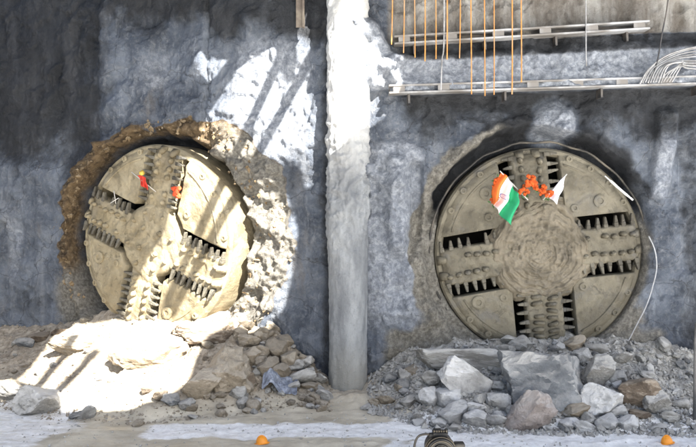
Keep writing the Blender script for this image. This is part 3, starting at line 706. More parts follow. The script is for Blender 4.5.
# ------------------------------------------------------------------ flags and garlands
def cloth(name, corner, n=(26, 22), wav=.05, fold=3., seed=0, pinch=None):
    """corner: four 3D points (s,t)=(0,0),(0,1),(1,0),(1,1)"""
    A, B, C_, D_ = [np.array(p) for p in corner]
    s, t = np.meshgrid(np.linspace(0, 1, n[0]), np.linspace(0, 1, n[1]), indexing='ij')
    tt = t if pinch is None else pinch(s, t)
    P = ((1-s)*(1-tt))[..., None]*A + ((1-s)*tt)[..., None]*B + (s*(1-tt))[..., None]*C_ + (s*tt)[..., None]*D_
    P[..., 1] += wav * np.sin(fold * 2*math.pi * t + 1.5 * s + seed) * (.4 + s) + wav * .6 * fbm(s, t, seed, 3, 2)
    P[..., 0] += wav * .35 * np.sin(7 * s + 4 * t + seed); P[..., 2] += wav * .3 * np.sin(5 * t + 6 * s)
    me = grid_mesh(name, P)
    uv = me.uv_layers.new(name='UVMap')
    li = np.empty(len(me.loops), np.int32); me.loops.foreach_get('vertex_index', li)
    uvv = np.stack([s, t], -1).reshape(-1, 2)[li]; uv.data.foreach_set('uv', uvv.astype(np.float32).reshape(-1))
    o = bpy.data.objects.new(name, me); COL.objects.link(o)
    md = o.modifiers.new('thickness', 'SOLIDIFY'); md.thickness = .008
    return o
k = NT('tricolour_cloth')
uvn = k.n('ShaderNodeUVMap').outputs[0]; sx = k.n('ShaderNodeSeparateXYZ'); k.lk(uvn, sx.inputs[0])
c = k.mix(k.math('GREATER_THAN', sx.outputs[1], .333), (.85, .17, .03), (.82, .82, .82))
c = k.mix(k.math('GREATER_THAN', sx.outputs[1], .667), c, (.02, .30, .13))
du = k.math('MULTIPLY', k.math('SUBTRACT', sx.outputs[0], .5), 1.3); dv = k.math('SUBTRACT', sx.outputs[1], .5)
rad = k.math('SQRT', k.math('ADD', k.math('MULTIPLY', du, du), k.math('MULTIPLY', dv, dv)), 0)
an = k.math('ARCTAN2', dv, du)
ring = k.math('MULTIPLY', k.math('GREATER_THAN', rad, .115), k.math('LESS_THAN', rad, .14))
spk = k.math('MULTIPLY', k.math('LESS_THAN', rad, .12), k.math('GREATER_THAN', k.math('COSINE', k.math('MULTIPLY', an, 24.0), 0), .5))
c = k.mix(k.math('MAXIMUM', ring, spk), c, (.03, .04, .28))
M_flag = k.done(c, .8)
M_wcloth = mat_plain('white_flag_cloth', (.78, .77, .82), .8, var=.1)
M_redcloth = mat_plain('red_cloth', (.62, .05, .03), .8, var=.3)
M_stick = mat_plain('pale_stick', (.6, .58, .54), .6, var=.2)
M_mari = mat_plain('marigold', (.72, .12, .02), .9, var=.55, scale=18, bump=.8)
M_mariy = mat_plain('yellow_marigold', (.8, .55, .10), .9, var=.5, scale=18, bump=.8)
M_leaf = mat_plain('garland_leaf', (.05, .13, .035), .7, var=.4)
D0 = 24.72
def stick(name, a, b, parent, r=.018):
    bm = bmesh.new(); tube(bm, [a, b], r, 8); return link(name, bm_mesh(name, bm, True), M_stick, parent)
t = empty('tricolour_flag', ray(505, 212, D0)); tag(t, 'draped orange, white and green flag hung on the khaki cutterhead', 'flag')
def wp(o, parent):
    bpy.context.view_layer.update(); o.parent = parent; o.matrix_parent_inverse = parent.matrix_world.inverted(); return o
fl = cloth('cloth', [ray(500, 172, D0-.25), ray(520, 192, D0-.35), ray(490, 203, D0-.3), ray(512, 224, D0-.45)], wav=.15, fold=2.6, seed=1.,
           pinch=lambda s, t: np.clip(t - .16 * s * np.sin(np.pi * np.clip(t, 0, 1)) , 0, 1))
fl.data.materials.append(M_flag); wp(fl, t)
wp(stick('pole', ray(500, 171, D0-.28), ray(528, 200, D0 + .05), None), t)
t = empty('white_flag', ray(549, 204, D0)); tag(t, 'small plain white flag on a stick beside the marigold garland', 'flag')
fl = cloth('cloth', [ray(566, 175, D0-.2), ray(563, 188, D0-.25), ray(546, 195, D0-.2), ray(557, 204, D0-.35)], wav=.04, fold=1.5, seed=3.)
fl.data.materials.append(M_wcloth); wp(fl, t)
wp(stick('pole', ray(567, 174, D0-.22), ray(543, 200, D0 + .05), None), t)
def flower_ball(bm, c, r):
    m_ = bmesh.ops.create_icosphere(bm, subdivisions=2, radius=r)
    for v in m_['verts']:
        v.co = Vector(c) + v.co * (1 + .22 * rng.uniform(-1, 1))
def garland(label, pts, r=.055, n=24, mat=None, leaves=True, spread=.05, D=D0 - .15):
    t = empty('marigold_garland', ray(*pts[-1], D)); tag(t, label, 'garland')
    P = smooth_pts([ray(*p, D) for p in pts], 12)
    bm = bmesh.new()
    for i in range(n):
        p = P[int(i / (n - 1) * (len(P) - 1))]
        flower_ball(bm, p + Vector((rng.uniform(-1, 1) * spread, rng.uniform(-1.5, .2) * spread, rng.uniform(-1, 1) * spread)), r * rng.uniform(.75, 1.2))
    wp(link('flowers', bm_mesh('flowers', bm, False), mat or M_mari), t)
    if leaves:
        bm = bmesh.new()
        for i in range(26):
            p = P[rng.randrange(len(P))] + Vector((rng.uniform(-.1, .1), -.02, rng.uniform(-.14, .04)))
            a = Vector((rng.uniform(-1, 1), rng.uniform(-.6, .1), rng.uniform(-1, .4))).normalized(); b_ = a.cross(Vector((0, 1, .2))).normalized()
            v = [bm.verts.new(p + q_) for q_ in (Vector(), a * .06 + b_ * .025, a * .13, a * .06 - b_ * .025)]
            bm.faces.new(v)
        o = link('leaves', bm_mesh('leaves', bm), M_leaf); o.modifiers.new('thickness', 'SOLIDIFY').thickness = .004; wp(o, t)
    return t
garland('orange marigold garland heaped on the upper spoke between the two flags', [(523,192),(527,184),(532,179),(537,187),(543,191),(550,195)], .058, 62, spread=.12)
garland('orange marigold bunch tucked behind the tricolour flag', [(498,177),(496,184),(494,195),(492,201)], .055, 14, spread=.06, D=D0 - .12)
# left head: red pennant on a white stick, red bunch
def lh(px, py, h): u_, z_ = LW(px, py); return left_pt(u_ + .3, z_, h + .36)
t = empty('red_pennant', lh(151, 188, .2)); tag(t, 'small red pennant on a white stick fixed to the ochre cutterhead', 'pennant')
fl = cloth('cloth', [lh(145,176,.42), lh(153,178,.46), lh(149,187,.42), lh(156,190,.5)], n=(16, 14), wav=.05, fold=2., seed=5.); fl.data.materials.append(M_redcloth); wp(fl, t)
wp(stick('stick', lh(139, 173, .45), lh(160, 192, .3), None, .014), t)
bm = bmesh.new(); flower_ball(bm, lh(149, 174, .45), .09); wp(link('flower', bm_mesh('flower', bm, True), M_mariy), t)
t = empty('red_cloth_bunch', lh(182, 196, .2)); tag(t, 'small red cloth bunch at the sunlit edge of the ochre cutterhead', 'cloth')
bm = bmesh.new()
for c_ in ((179,189,.4), (182,192,.42), (184,189,.4), (180,194,.38), (183,196,.36)): flower_ball(bm, lh(*c_), .085)
wp(link('folds', bm_mesh('folds', bm, False), mat_plain('red_orange_cloth', (.70, .09, .03), .85, var=.4)), t)
t = empty('white_stick_bundle', lh(120, 200, .2)); tag(t, 'short white crossed sticks over the toothed slot of the ochre cutterhead', 'sticks')
wp(stick('stick', lh(119, 191, .3), lh(121, 204, .3), None, .013), t); wp(stick('stick', lh(116, 203, .32), lh(124, 198, .32), None, .013), t)

# ------------------------------------------------------------------ walers, rods, wires, cables on the upper right wall
def waler(p0, p1, label):
    a = Vector((*[RW(*p0)[0]], 0, RW(*p0)[1])); b = Vector((*[RW(*p1)[0]], 0, RW(*p1)[1]))
    ln = (b - a).length; t = empty('steel_waler', a, (0, -math.atan2(b.z - a.z, b.x - a.x), 0)); tag(t, label, 'beam', 'steel walers on the shaft wall')
    for z0 in (.105, -.105):
        bm = bmesh.new(); bm_box(bm, (ln / 2, -.42, z0), (ln, .5, .055)); bmesh.ops.bevel(bm, geom=list(bm.edges), offset=.008, segments=1, affect='EDGES')
        link('flange', bm_mesh('flange', bm), M_white_steel, t)
    bm = bmesh.new(); bm_box(bm, (ln / 2, -.26, 0), (ln - .02, .03, .155)); link('web', bm_mesh('web', bm), M_dark_steel, t)
    n = int(ln / 1.3); bm = bmesh.new(); bm_box(bm, (0, -.625, 0), (.34, .025, .155)); sm_ = bm_mesh('batten_plate', bm); sm_.materials.append(M_white_steel)
    for i in range(n + 1): link('batten_plate', sm_, None, t, (.3 + (ln - .6) * i / n, 0, 0))
    bm = bmesh.new(); bm_box(bm, (0, -.18, -.26), (.06, .46, .3)); bk = bm_mesh('bracket', bm); bk.materials.append(M_dark_steel)
    for i in range(4): link('bracket', bk, None, t, (.6 + (ln - 1.2) * i / 3, 0, 0))
    return t
waler((393, 44), (642, 29), 'upper pale steel waler beam crossing behind the orange rods')
waler((388, 92), (712, 82), 'lower pale steel waler beam under the pale concrete ledge')
D1 = 24.05
rod_px = [(391.5,0,43),(403.5,0,52),(415,0,58),(425,0,60),(436,20,60),(447,0,60),(459.5,0,60),(471.5,0,96),(485,0,95),(494,0,96),(512,0,96),(521.5,0,82)]
for i, (x, y0, y1) in enumerate(rod_px):
    bm = bmesh.new(); a = ray(x, y1 + rng.uniform(-2, 2), D1 + rng.uniform(-.1, .1)); top = 14.58
    sway = rng.uniform(-.05, .05)
    tube(bm, smooth_pts([a, a + Vector((.01 + sway * .4, 0, 1.2)), Vector((a.x + sway, a.y, top))], 6), .015 + .006 * rng.random(), 8)
    o = link('orange_rod', bm_mesh('orange_rod', bm, True), M_orange)
    tag(o, ('long orange rod hanging down past both walers' if y1 > 80 else 'short orange rod hanging in front of the upper waler only'), 'rod',
        'long orange rods' if y1 > 80 else 'short orange rods')
def wire(pts, r, label, mat=M_wire, n=6):
    bm = bmesh.new(); tube(bm, smooth_pts(pts, n), r, 6); o = link('hanging_wire', bm_mesh('hanging_wire', bm, True), mat); tag(o, label, 'wire'); return o
wire([ray(444,-72,D1), ray(444, 38, D1), ray(442, 60, D1), ray(441, 90, D1)], .022, 'pale wire hanging between the orange rods')
wire([ray(586,-72,24.3), ray(586, 40, 24.3), ray(586.5, 66, 24.3)], .018, 'short pale wire hanging over the middle of the concrete ledge')
wire([ray(674,-72,24.0), ray(668, 0, 24.0), ray(662, 34, 24.0), ray(657, 62, 24.1), ray(648, 84, 24.15)], .022, 'dark wire hanging beside the cable bundle', M_dark_steel)
t = empty('cable_bundle', ray(668, 84, 24.1)); tag(t, 'arching bundle of pale cables resting on the lower waler', 'cables')
for i in range(9):
    s0 = rng.uniform(-1, 1); D_ = 24.0 + rng.uniform(-.15, .15)
    x0 = 640 + i * 2.6; pts = [ray(x0, 83 + rng.uniform(-1, 1), D_), ray(x0 + 8, 70 - i * .6 + s0, D_), ray(x0 + 24, 57 - i * .5 + 2.4 * i * .5, D_), ray(685, 49 + i * 2.3 + s0, D_), ray(712, 44 + i * 3.2 + s0 * 2, D_)]
    bm = bmesh.new(); tube(bm, smooth_pts(pts, 8), .02 + .008 * rng.random(), 6); wp(link('cable', bm_mesh('cable', bm, True), M_wire), t)
for i in range(5):
    D_ = 24.05; bm = bmesh.new()
    tube(bm, smooth_pts([ray(660 + i * 3, 82, D_), ray(668 + i * 3, 72 - i, D_), ray(684, 66 - 1.2 * i, D_), ray(712, 64 + 2 * i, D_)], 8), .022, 6); wp(link('cable', bm_mesh('cable', bm, True), M_wire), t)
# steel bracket left of the column top
bm = bmesh.new(); p = left_pt(LW(307, 10)[0], 0, .25); z0 = LW(307, 29)[1]
for (dx, w_, d_) in ((0, .06, .26), (-.13, .2, .03)): bm_box(bm, (p.x + dx, p.y, (z0 + 14.5) / 2), (w_, d_, 14.5 - z0))
tag(link('steel_hanger', bm_mesh('steel_hanger', bm), mat_plain('rusty_steel', (.16, .13, .11), .8, .1, dirt=(.28, .25, .2))), 'short rusty steel angle hanging beside the column top', 'hanger')
# post at the right edge
bm = bmesh.new(); pp, D_ = on_ground(695, 420)
tube(bm, [(pp.x, pp.y, -.2), (pp.x + .03, pp.y, 2.2), (pp.x + .06, pp.y, 2.7)], .06, 16)
tag(link('steel_post', bm_mesh('steel_post', bm, True), mat_plain('grey_pipe', (.10, .105, .11), .6, .2, dirt=(.2, .19, .18), scale=3)), 'grey steel post standing beside the dark right hand wall', 'post')

# ------------------------------------------------------------------ rocks
def rock_mesh(seed, sub=4, planes=11, soft=14., amp=.05, boxy=False):
    q = np.random.RandomState(seed)
    bm = bmesh.new(); bmesh.ops.create_icosphere(bm, subdivisions=sub, radius=1.0)
    me = bm_mesh('rock', bm, True)
    co = np.empty(len(me.vertices) * 3, np.float32); me.vertices.foreach_get('co', co); co = co.reshape(-1, 3).astype(float)
    nn = q.normal(size=(planes, 3)); nn /= np.linalg.norm(nn, axis=1)[:, None]; dd = q.uniform(.5, .92, planes)
    if boxy:
        ax = np.concatenate([np.eye(3), -np.eye(3)]) + q.normal(size=(6, 3)) * .16; ax /= np.linalg.norm(ax, axis=1)[:, None]
        nn = np.concatenate([ax, nn]); dd = np.concatenate([q.uniform(.55, .7, 6), q.uniform(.78, 1.0, planes)])
    dots = np.clip(co @ nn.T, 1e-3, None); cand = dd / dots
    cand = np.concatenate([cand, np.full((len(co), 1), 1.08)], 1)
    r_ = (np.sum(cand ** -soft, 1)) ** (-1 / soft)
    p = co * r_[:, None]
    r2 = 1 - amp * .55 * np.floor(2.5 * np.clip(fbm(p[:, 0] - seed, p[:, 1], p[:, 2], 1.1, 3), -.6, 1)) / 2.5 + amp * fbm(p[:, 0] + seed, p[:, 1], p[:, 2], 1.6, 5, .55) + amp * .5 * (ridged(p[:, 0], p[:, 1] + seed, p[:, 2], 2.2, 3) - 1)
    p = p * r2[:, None]
    mn, mx = p.min(0), p.max(0); p = (p - (mn + mx) / 2) / (mx - mn)       # unit box
    me.vertices.foreach_set('co', p.astype(np.float32).reshape(-1)); me.update(); me.set_sharp_from_angle(angle=R(24)); return me
BIGM = [rock_mesh(100 + i, 5, 13, 60., .10) for i in range(6)]
MIDM = [rock_mesh(200 + i, 4, 12, 60., .08) for i in range(9)]
SMLM = [rock_mesh(300 + i, 3, 11, 50., .07) for i in range(8)]
def variant(me, mat, cache={}):
    key = (me.name, mat.name)
    if key not in cache:
        c_ = me.copy(); c_.materials.clear(); c_.materials.append(mat); cache[key] = c_
    return cache[key]
def rock(px, py, wpx, hpx, mat, me, label, group=None, rot=None, depth=None, roll=0, sink=.22, name='rock', D=None):
    """(px,py): centre of the rock as seen; sized in metres from its pixel extent"""
    if D is None:
        _, D = on_ground(px, py + hpx * (.5 - sink))
    D = D + 0
    s = D / FPX; W_, H_ = wpx * s, hpx * s
    c_ = ray(px, py, D); dp = depth or (W_ + H_) / 2
    o = link(name, variant(me, mat), None, None, c_, (0, R(roll), 0) if rot is None else rot, (W_, dp, H_))
    tag(o, label, 'rock', group); return o
B, Mm, S = BIGM, MIDM, SMLM
rock(458, 358, 88, 25, M_rock_grey, rock_mesh(411, 5, 8, 40., .08, True), 'long grey concrete log lying across the top of the rubble below the khaki cutterhead', roll=3, depth=.75, name='concrete_log')
rock(466, 383, 58, 36, M_rock_pale, rock_mesh(421, 5, 6, 70., .08, True), 'pale angular slab leaning down from the long concrete log', roll=38, depth=.7, name='concrete_slab')
rock(546, 379, 88, 72, M_rock_blue, rock_mesh(439, 5, 16, 60., .12, True), 'huge blue grey broken concrete block in the middle of the rubble', depth=1.5, roll=-9, name='concrete_block')
rock(530, 413, 54, 52, M_rock_pink, rock_mesh(441, 5, 14, 40., .11), 'rounded pinkish boulder in front of the huge blue grey block', depth=1.1, name='boulder')
rock(597, 372, 38, 36, M_rock_grey, B[0], 'rounded olive grey boulder right of the huge blue grey block', name='boulder')
rock(601, 401, 42, 36, M_rock_pale, B[1], 'pale lumpy boulder right of the tan elongated clod', name='boulder')
rock(638, 394, 42, 36, M_rock_brown, B[2], 'dark brown boulder next to a pale one near the steel post', name='boulder')
rock(656, 403, 30, 28, M_rock_grey, B[3], 'pale half of the split boulder near the steel post', name='boulder')
rock(577, 411, 48, 16, M_rock_tan, B[4], 'tan elongated clod below the huge blue grey block', roll=-8, name='clod')
rock(432, 377, 24, 16, M_rock_grey, Mm[0], 'small brownish grey rock tucked under the end of the concrete log')
rock(429, 398, 22, 20, M_rock_pale, Mm[1], 'pale rock at the left foot of the right hand rubble', 'pale rocks')
gP = 'pale rocks at the foot of the right rubble'; lP = 'pale angular rock at the foot of the rubble below the khaki cutterhead'
PALE = ['pale block standing in front of the small brownish grey rock', 'pale block squeezed between floor and leaning slab', 'low pale rock at the lower tip of the leaning slab', 'pale rock between leaning slab and pinkish boulder',
        'flat pale rock on the floor just before the pinkish boulder', 'small pale chip between concrete log and huge blue grey block', 'narrow pale rock under the lower tip of the leaning slab', 'pale slab flat on the floor below the tan elongated clod',
        'pale rock at the foot of the pale lumpy boulder', 'pale rock on the floor between lumpy boulder and dark brown boulder', 'small pale rock beside the foot of the pinkish boulder', 'pale rock on the floor behind the pump', 'pale chip between lumpy boulder and dark brown boulder']
for pi, (x, y, w_, h_, i) in enumerate(((449,397,32,20,2),(454,414,32,22,3),(476,419,28,18,4),(498,400,24,20,5),(495,420,26,15,6),(497,386,18,12,7),(477,407,20,12,8),
                          (585,427,28,14,0),(608,424,26,16,1),(628,424,24,16,2),(569,425,22,14,3),(440,424,20,12,4),(616,412,20,14,5))):
    rock(x, y, w_, h_, M_rock_pale, Mm[i], PALE[pi], gP, roll=rng.uniform(-20, 20))
gG = 'grey rocks on the right rubble'; lG = 'grey rock lodged on the right hand rubble heap'
GREY = ['grey rock behind the right end of the concrete log', 'grey rock at the foot of the lower spoke behind the huge block', 'grey rock between huge blue grey block and olive boulder', 'tan rock touching the lower rim of the khaki cutterhead',
        'grey rock wedged between olive boulder and dark brown boulder', 'flat grey rock above the olive grey boulder', 'grey rock on the gravel slope above the dark brown boulder', 'small grey rock just above the split boulder',
        'flat brown rock under the dark brown boulder', 'flat grey rock beside the foot of the steel post', 'tan rock on the gravel left of the concrete log', 'tan rock low on the gravel slope by the column',
        'grey rock low on the gravel slope behind the pump', 'thin grey rock on the floor before the split boulder', 'grey rock on the gravel behind the steel post', 'tan rock in the silt right beside the column foot']
for gi, (x, y, w_, h_, i, m_) in enumerate(((505,352,24,18,0,M_rock_grey),(520,346,26,16,1,M_rock_grey),(582,356,20,16,2,M_rock_grey),(575,344,26,14,3,M_rock_tan),(618,380,22,18,4,M_rock_grey),
                              (596,348,24,12,5,M_rock_grey),(622,358,22,14,6,M_rock_grey),(648,376,20,12,7,M_rock_grey),(640,414,24,12,8,M_rock_brown),(670,416,24,12,0,M_rock_grey),
                              (412,372,18,12,1,M_rock_tan),(402,388,16,10,2,M_rock_tan),(408,402,18,12,3,M_rock_grey),(660,428,20,8,4,M_rock_grey),(680,404,18,12,5,M_rock_grey),(386,400,22,12,6,M_rock_tan))):
    rock(x, y, w_, h_, m_, Mm[i], GREY[gi], gG, roll=rng.uniform(-20, 20))
# left heap
rock(226, 368, 58, 46, M_rock_tan, rock_mesh(451, 5, 14, 45., .11), 'big tan boulder between the sunlit mound and the rock pile', depth=1.5, name='boulder')
rock(240, 380, 36, 26, M_rock_brown, B[5], 'brown boulder below the big tan boulder', name='boulder')
rock(206, 333, 74, 24, M_rock_brown, rock_mesh(461, 5, 12, 20., .14), 'dark brown soil clod overhanging below the ochre cutterhead', depth=1.2, name='clod', sink=.3)
rock(204, 383, 44, 30, M_rock_tan, B[0], 'tan clod sunk in silt in front of the big tan boulder', name='clod')
rock(36, 402, 50, 32, M_rock_grey, B[1], 'grey boulder in shade at the foot of the sunlit mound', depth=1.3, name='boulder')
rock(8, 392, 34, 22, M_rock_grey, B[2], 'grey boulder beside the blue stained wall end of the sunlit mound', name='boulder')
rock(150, 352, 80, 40, M_rock_tan, rock_mesh(471, 5, 12, 40., .12), 'broad sunlit boulder on the mound below the ochre cutterhead', depth=1.6, name='boulder', sink=.42)
rock(78, 344, 60, 22, M_rock_tan, rock_mesh(481, 5, 12, 40., .12), 'low sunlit boulder at the top of the mound', depth=1.3, name='boulder', sink=.42)
gT = 'tan rocks in the pile beside the column'; lT = 'tan rock in the loose pile between big tan boulder and column'
for (x, y, w_, h_, i, m_) in ((262,352,20,16,0,M_rock_tan),(276,350,24,20,1,M_rock_tan),(288,360,22,18,2,M_rock_tan),(268,368,24,20,3,M_rock_tan),(280,372,22,18,4,M_rock_tan),
                              (302,376,30,16,5,M_rock_grey),(318,378,22,12,6,M_rock_grey),(296,366,20,14,7,M_rock_grey),(250,340,22,16,8,M_rock_tan),(265,334,20,14,0,M_rock_tan),(284,342,20,14,1,M_rock_tan),
                              (306,362,18,12,2,M_rock_grey),(252,356,22,18,3,M_rock_tan),(310,386,20,8,4,M_rock_tan),(292,386,18,8,5,M_rock_grey),(246,325,18,12,6,M_rock_tan),(258,318,16,12,7,M_rock_tan),(274,328,16,12,8,M_rock_tan)):
    rock(x, y, w_, h_, m_, Mm[i], lT, gT, roll=rng.uniform(-20, 20))
gD = 'dark lumps on the left heap'; lD = 'dark wet lump lying along the foot of the left heap'
DARK = ['small brown lump at the lower edge of the sunlit mound', 'blue grey lump in front of the sunlit mound beside a brown one', 'flat grey rock in silt before the tan sunken clod', 'upright grey stone alone in the silt before the brown boulder', 'brown lump on the slope below the blue stained wall',
        'blue grey lump on the slope below the blue stained wall', 'small brown lump at the upper shaded edge of the mound', 'blue grey flake at the foot of the mound beside the grey boulder', 'tiny brown lump on the sunlit edge of the mound',
        'tan lump in silt at the right side of the column foot', 'small grey chip in silt just before the column', 'tiny brown chip alone on the beige silt']
for di, (x, y, w_, h_, i, m_) in enumerate(((160,395,16,10,0,M_rock_brown),(170,400,20,12,1,M_rock_blue),(186,404,20,10,2,M_rock_grey),(242,404,12,14,3,M_rock_grey),(40,338,26,12,4,M_rock_brown),(26,342,20,12,5,M_rock_blue),
                              (58,333,18,10,6,M_rock_brown),(78,415,18,8,7,M_rock_blue),(148,390,12,8,8,M_rock_brown),(375,402,16,8,0,M_rock_tan),(366,408,12,6,1,M_rock_grey),(255,408,10,6,2,M_rock_brown))):
    rock(x, y, w_, h_, m_, Mm[i], DARK[di], gD, roll=rng.uniform(-20, 20))
# countable smaller stones scattered over both heaps
def scatter(n, xr, label, group, mats, smin, smax, seed):
    q = random.Random(seed); k_ = 0
    while k_ < n:
        x = q.uniform(*xr); W = float(np.interp(x, _gx, _gW)); d_ = W * q.random() * 1.05 + .1
        y = float(wall_y(x)) - d_
        s = q.uniform(smin, smax) * (.6 + .8 * q.random() ** 2)
        z = float(ground_h(x, y)) + s * .18
        o = link('stone', variant(q.choice(S), q.choice(mats)), None, None, (x, y, z), (q.uniform(-.5, .5), q.uniform(-.5, .5), q.uniform(0, 6.3)), (s * q.uniform(.9, 1.4), s * q.uniform(.8, 1.2), s * q.uniform(.6, .95)))
        tag(o, label, 'rock', group); k_ += 1
scatter(120, (1.2, 10.6), 'fist to head sized stone scattered over the grey rubble heap', 'stones on the right rubble heap', [M_rock_pale, M_rock_grey, M_rock_grey, M_rock_blue], .16, .42, 1)
scatter(100, (-4.4, -.7), 'fist to head sized stone in the tan pile left of the column', 'stones in the tan pile', [M_rock_tan, M_rock_tan, M_rock_grey], .14, .38, 2)
scatter(26, (-12.5, -4.6), 'fist to head sized lump on the sunlit mound', 'lumps on the sunlit mound', [M_rock_tan, M_rock_grey], .14, .36, 3)
# loose gravel: uncountable
def gravel(name, n, xr, mat, seed, smin, smax, gen):
    q = np.random.RandomState(seed)
    base = np.array([(1,0,0),(-1,0,0),(0,1,0),(0,-1,0),(0,0,1),(0,0,-1)], float)
    fc = np.array([(0,2,4),(2,1,4),(1,3,4),(3,0,4),(2,0,5),(1,2,5),(3,1,5),(0,3,5)])
    C_ = gen(q, n); n = len(C_)
    sz = smin + (smax - smin) * q.random_sample(n) ** 2.5
    V = base[None] * sz[:, None, None] * q.uniform(.55, 1.2, (n, 6, 3)) + q.normal(size=(n, 6, 3)) * sz[:, None, None] * .22
    a = q.uniform(0, 6.28, n); ca, sa = np.cos(a), np.sin(a)
    X = V[..., 0] * ca[:, None] - V[..., 1] * sa[:, None]; Y = V[..., 0] * sa[:, None] + V[..., 1] * ca[:, None]
    V = np.stack([X, Y, V[..., 2]], -1) + C_[:, None]
    F = (fc[None] + (np.arange(n) * 6)[:, None, None]).reshape(-1, 3)
    me = mesh_pd(name, V.reshape(-1, 3), F.tolist(), False)
    o = link(name, me, mat); tag(o, kind='stuff'); return o
def gen_slope(xr, extra):
    def g(q, n):
        x = q.uniform(*xr, n); W = np.interp(x, _gx, _gW); d = W * (q.random_sample(n) ** .8) * extra
        y = wall_y(x) - d; return np.stack([x, y, ground_h(x, y)], -1)
    return g
o = gravel('gravel', 9000, None, M_rock_grey, 1, .02, .10, gen_slope((.6, 11), 1.12)); tag(o, 'loose grey gravel covering the right rubble heap', 'gravel')
o = gravel('gravel', 3800, None, M_rock_tan, 2, .015, .07, gen_slope((-13, -.4), 1.08)); tag(o, 'loose tan crumbs covering the left mound', 'gravel')
def gen_floor(q, n):
    x = q.uniform(-10, 10, n); y = q.uniform(-6.5, -1.5, n); kp = q.random_sample(n) < (.25 + .75 * (fbm(x, y, 3.3, .8, 3) > .1)); x, y = x[kp], y[kp]
    return np.stack([x, y, ground_h(x, y)], -1)
o = gravel('floor_crumbs', 2600, None, M_rock_grey, 9, .008, .05, gen_floor); tag(o, 'grit and crumbs scattered over the muddy floor', 'grit')
# soil crumbs clinging round the ochre head's opening
def gen_soil(q, n):
    th = q.uniform(-40, 215, n); th = np.radians(th); r_ = q.uniform(3.55, 4.0, n) + np.clip(np.cos(th), 0, 1) * q.uniform(0, 1.2, n)
    u_ = HL[0] + r_ * np.cos(th); z_ = HL[1] + r_ * np.sin(th)
    cl = ridged(u_, z_, 11.0, .8, 5) * .27 + fbm(u_, z_, 13., 2.2, 5) * .2 - .14
    return np.stack([u_ * math.cos(TH) - cl * math.sin(TH), -u_ * math.sin(TH) - cl * math.cos(TH), z_], -1)
o = gravel('soil_crumbs', 500, None, M_soil, 5, .012, .11, gen_soil); tag(o, 'brown soil crumbs clinging round the ochre cutterhead opening', 'soil')

# ------------------------------------------------------------------ blue plastic sheet, hats, pump
pp, D_ = on_ground(280, 388)
n = 34; s_, t_ = np.meshgrid(np.linspace(-1, 1, n), np.linspace(-1, 1, n), indexing='ij')
Xs = pp.x + s_ * .5; Ys = pp.y + t_ * .3; Zs = ground_h(Xs, Ys, False) + .10 + .16 * np.abs(fbm(s_, t_, 4.1, 1.4, 4)) + .22 * np.exp(-((s_ + .55) / .3) ** 2)
sh = grid_mesh('plastic_sheet', np.stack([Xs, Ys, Zs], -1), False)
o = link('plastic_sheet', sh, mat_plain('blue_plastic', (.30, .33, .40), .4, var=.7, scale=5, dirt=(.05, .06, .10), dirt_amt=.9)); o.modifiers.new('thickness', 'SOLIDIFY').thickness = .01
tag(o, 'crumpled blue and white plastic sheet in front of the tan rock pile', 'plastic sheet')
M_hat = mat_plain('orange_plastic', (.80, .29, .02), .4, var=.15, scale=4)
def hat(px, py, label):
    p, D_ = on_ground(px, py + 4)
    t = empty('hard_hat', (p.x, p.y, float(ground_h(p.x, p.y)) + .01), (R(-6), R(4), rng.uniform(0, 3))); tag(t, label, 'hat', 'orange hats')
    bm = bmesh.new()
    for i, (a, b) in enumerate(zip(range(7), range(1, 8))): pass
    prof = [(.125 * math.cos(i / 10 * math.pi / 2), .17 * math.sin(i / 10 * math.pi / 2) + .01) for i in range(11)]
    lathe_y(bm, prof, 28); bmesh.ops.rotate(bm, verts=bm.verts, cent=(0, 0, 0), matrix=Matrix.Rotation(R(90), 3, 'X'))
    bmesh.ops.scale(bm, vec=(1, 1.15, 1), verts=bm.verts); link('shell', bm_mesh('shell', bm, True), M_hat, t)
    bm = bmesh.new(); lathe_y(bm, [(.12, .015), (.16, .005), (.16, -.005), (.12, .0)], 28); bmesh.ops.rotate(bm, verts=bm.verts, cent=(0, 0, 0), matrix=Matrix.Rotation(R(90), 3, 'X'))
    bmesh.ops.scale(bm, vec=(1, 1.18, 1), verts=bm.verts); link('brim', bm_mesh('brim', bm, True), M_hat, t)
    bm = bmesh.new(); tube(bm, [(0, .13 * math.cos(a), .172 * math.sin(a) + .012) for a in np.linspace(.15, math.pi - .15, 14)], .014, 6); link('ridge', bm_mesh('ridge', bm, True), M_hat, t)
hat(262, 440, 'small orange hat on the wet beige silt of the floor')
hat(667, 439, 'small orange hat on the floor beside the grey steel post')
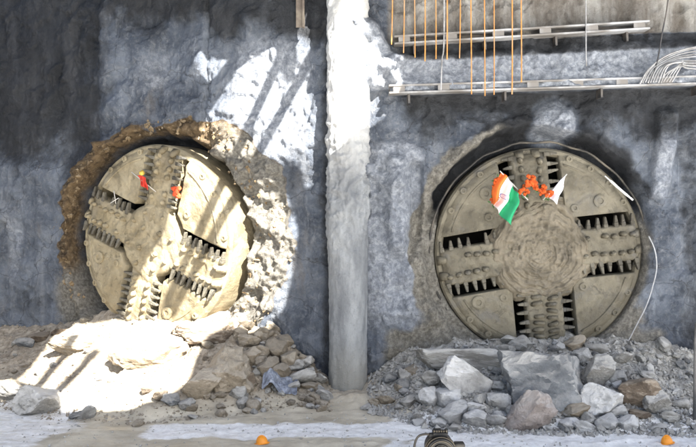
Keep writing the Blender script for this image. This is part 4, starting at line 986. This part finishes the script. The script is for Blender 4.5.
# pump
pz, D_ = ray(440, 447, 18.6), 18.6
t = empty('water_pump', (pz.x, pz.y, 0)); t.scale = (.9, .9, .88); tag(t, 'dark motor pump with ringed drum and looping black hose', 'pump')
M_pump = mat_plain('pump_iron', (.02, .02, .022), .45, .3, dirt=(.06, .055, .045), scale=8); M_brass = mat_plain('brass_ring', (.10, .085, .065), .45, .5, dirt=(.08, .07, .05))
bm = bmesh.new(); lathe_y(bm, [(.0, .45), (.33, .45), (.36, .40), (.36, -.28), (.34, -.31), (.29, -.31), (.28, -.27), (.22, -.27), (.21, -.33), (.12, -.34), (.10, -.30), (0, -.30)], 40)
link('motor_drum', bm_mesh('motor_drum', bm), M_pump, t, (0, 0, .34))
for r_, y_ in ((.375, -.24), (.375, -.05), (.30, -.325), (.17, -.35)):
    bm = bmesh.new(); tube(bm, [(r_ * math.cos(a), y_, r_ * math.sin(a)) for a in np.linspace(0, 2 * math.pi, 41)], .018, 6, False); link('ring', bm_mesh('ring', bm, True), M_brass, t, (0, 0, .34))
bm = bmesh.new(); bm_box(bm, (0, .05, .74), (.36, .34, .10)); bm_box(bm, (-.06, .05, .80), (.2, .2, .08)); bm_box(bm, (.16, .0, .80), (.08, .1, .14)); bm_box(bm, (-.22, 0, .70), (.1, .16, .1))
bmesh.ops.bevel(bm, geom=list(bm.edges), offset=.012, segments=1, affect='EDGES'); link('terminal_cover', bm_mesh('terminal_cover', bm), M_pump, t)
for i in range(6):
    bm = bmesh.new(); tube(bm, [(-.15 + .06 * i, -.06, .78), (-.15 + .06 * i, -.06, .84)], .02, 8); link('bolt', bm_mesh('bolt', bm), M_brass, t)
bm = bmesh.new(); bm_box(bm, (.48, 0, .34), (.26, .3, .34)); bmesh.ops.bevel(bm, geom=list(bm.edges), offset=.02, segments=2, affect='EDGES'); link('switch_box', bm_mesh('switch_box', bm), M_pump, t)
bm = bmesh.new(); tube(bm, smooth_pts([(-.2, .05, .70), (-.38, .02, .72), (-.55, 0, .66), (-.64, -.02, .45), (-.64, -.04, .18), (-.5, -.06, .04), (-.2, -.1, .03)], 8), .03, 10); link('hose', bm_mesh('hose', bm, True), M_rub, t)
for x in (-.25, .25):
    bm = bmesh.new(); bm_box(bm, (x, .05, .03), (.1, .8, .06)); link('skid', bm_mesh('skid', bm), M_pump, t)
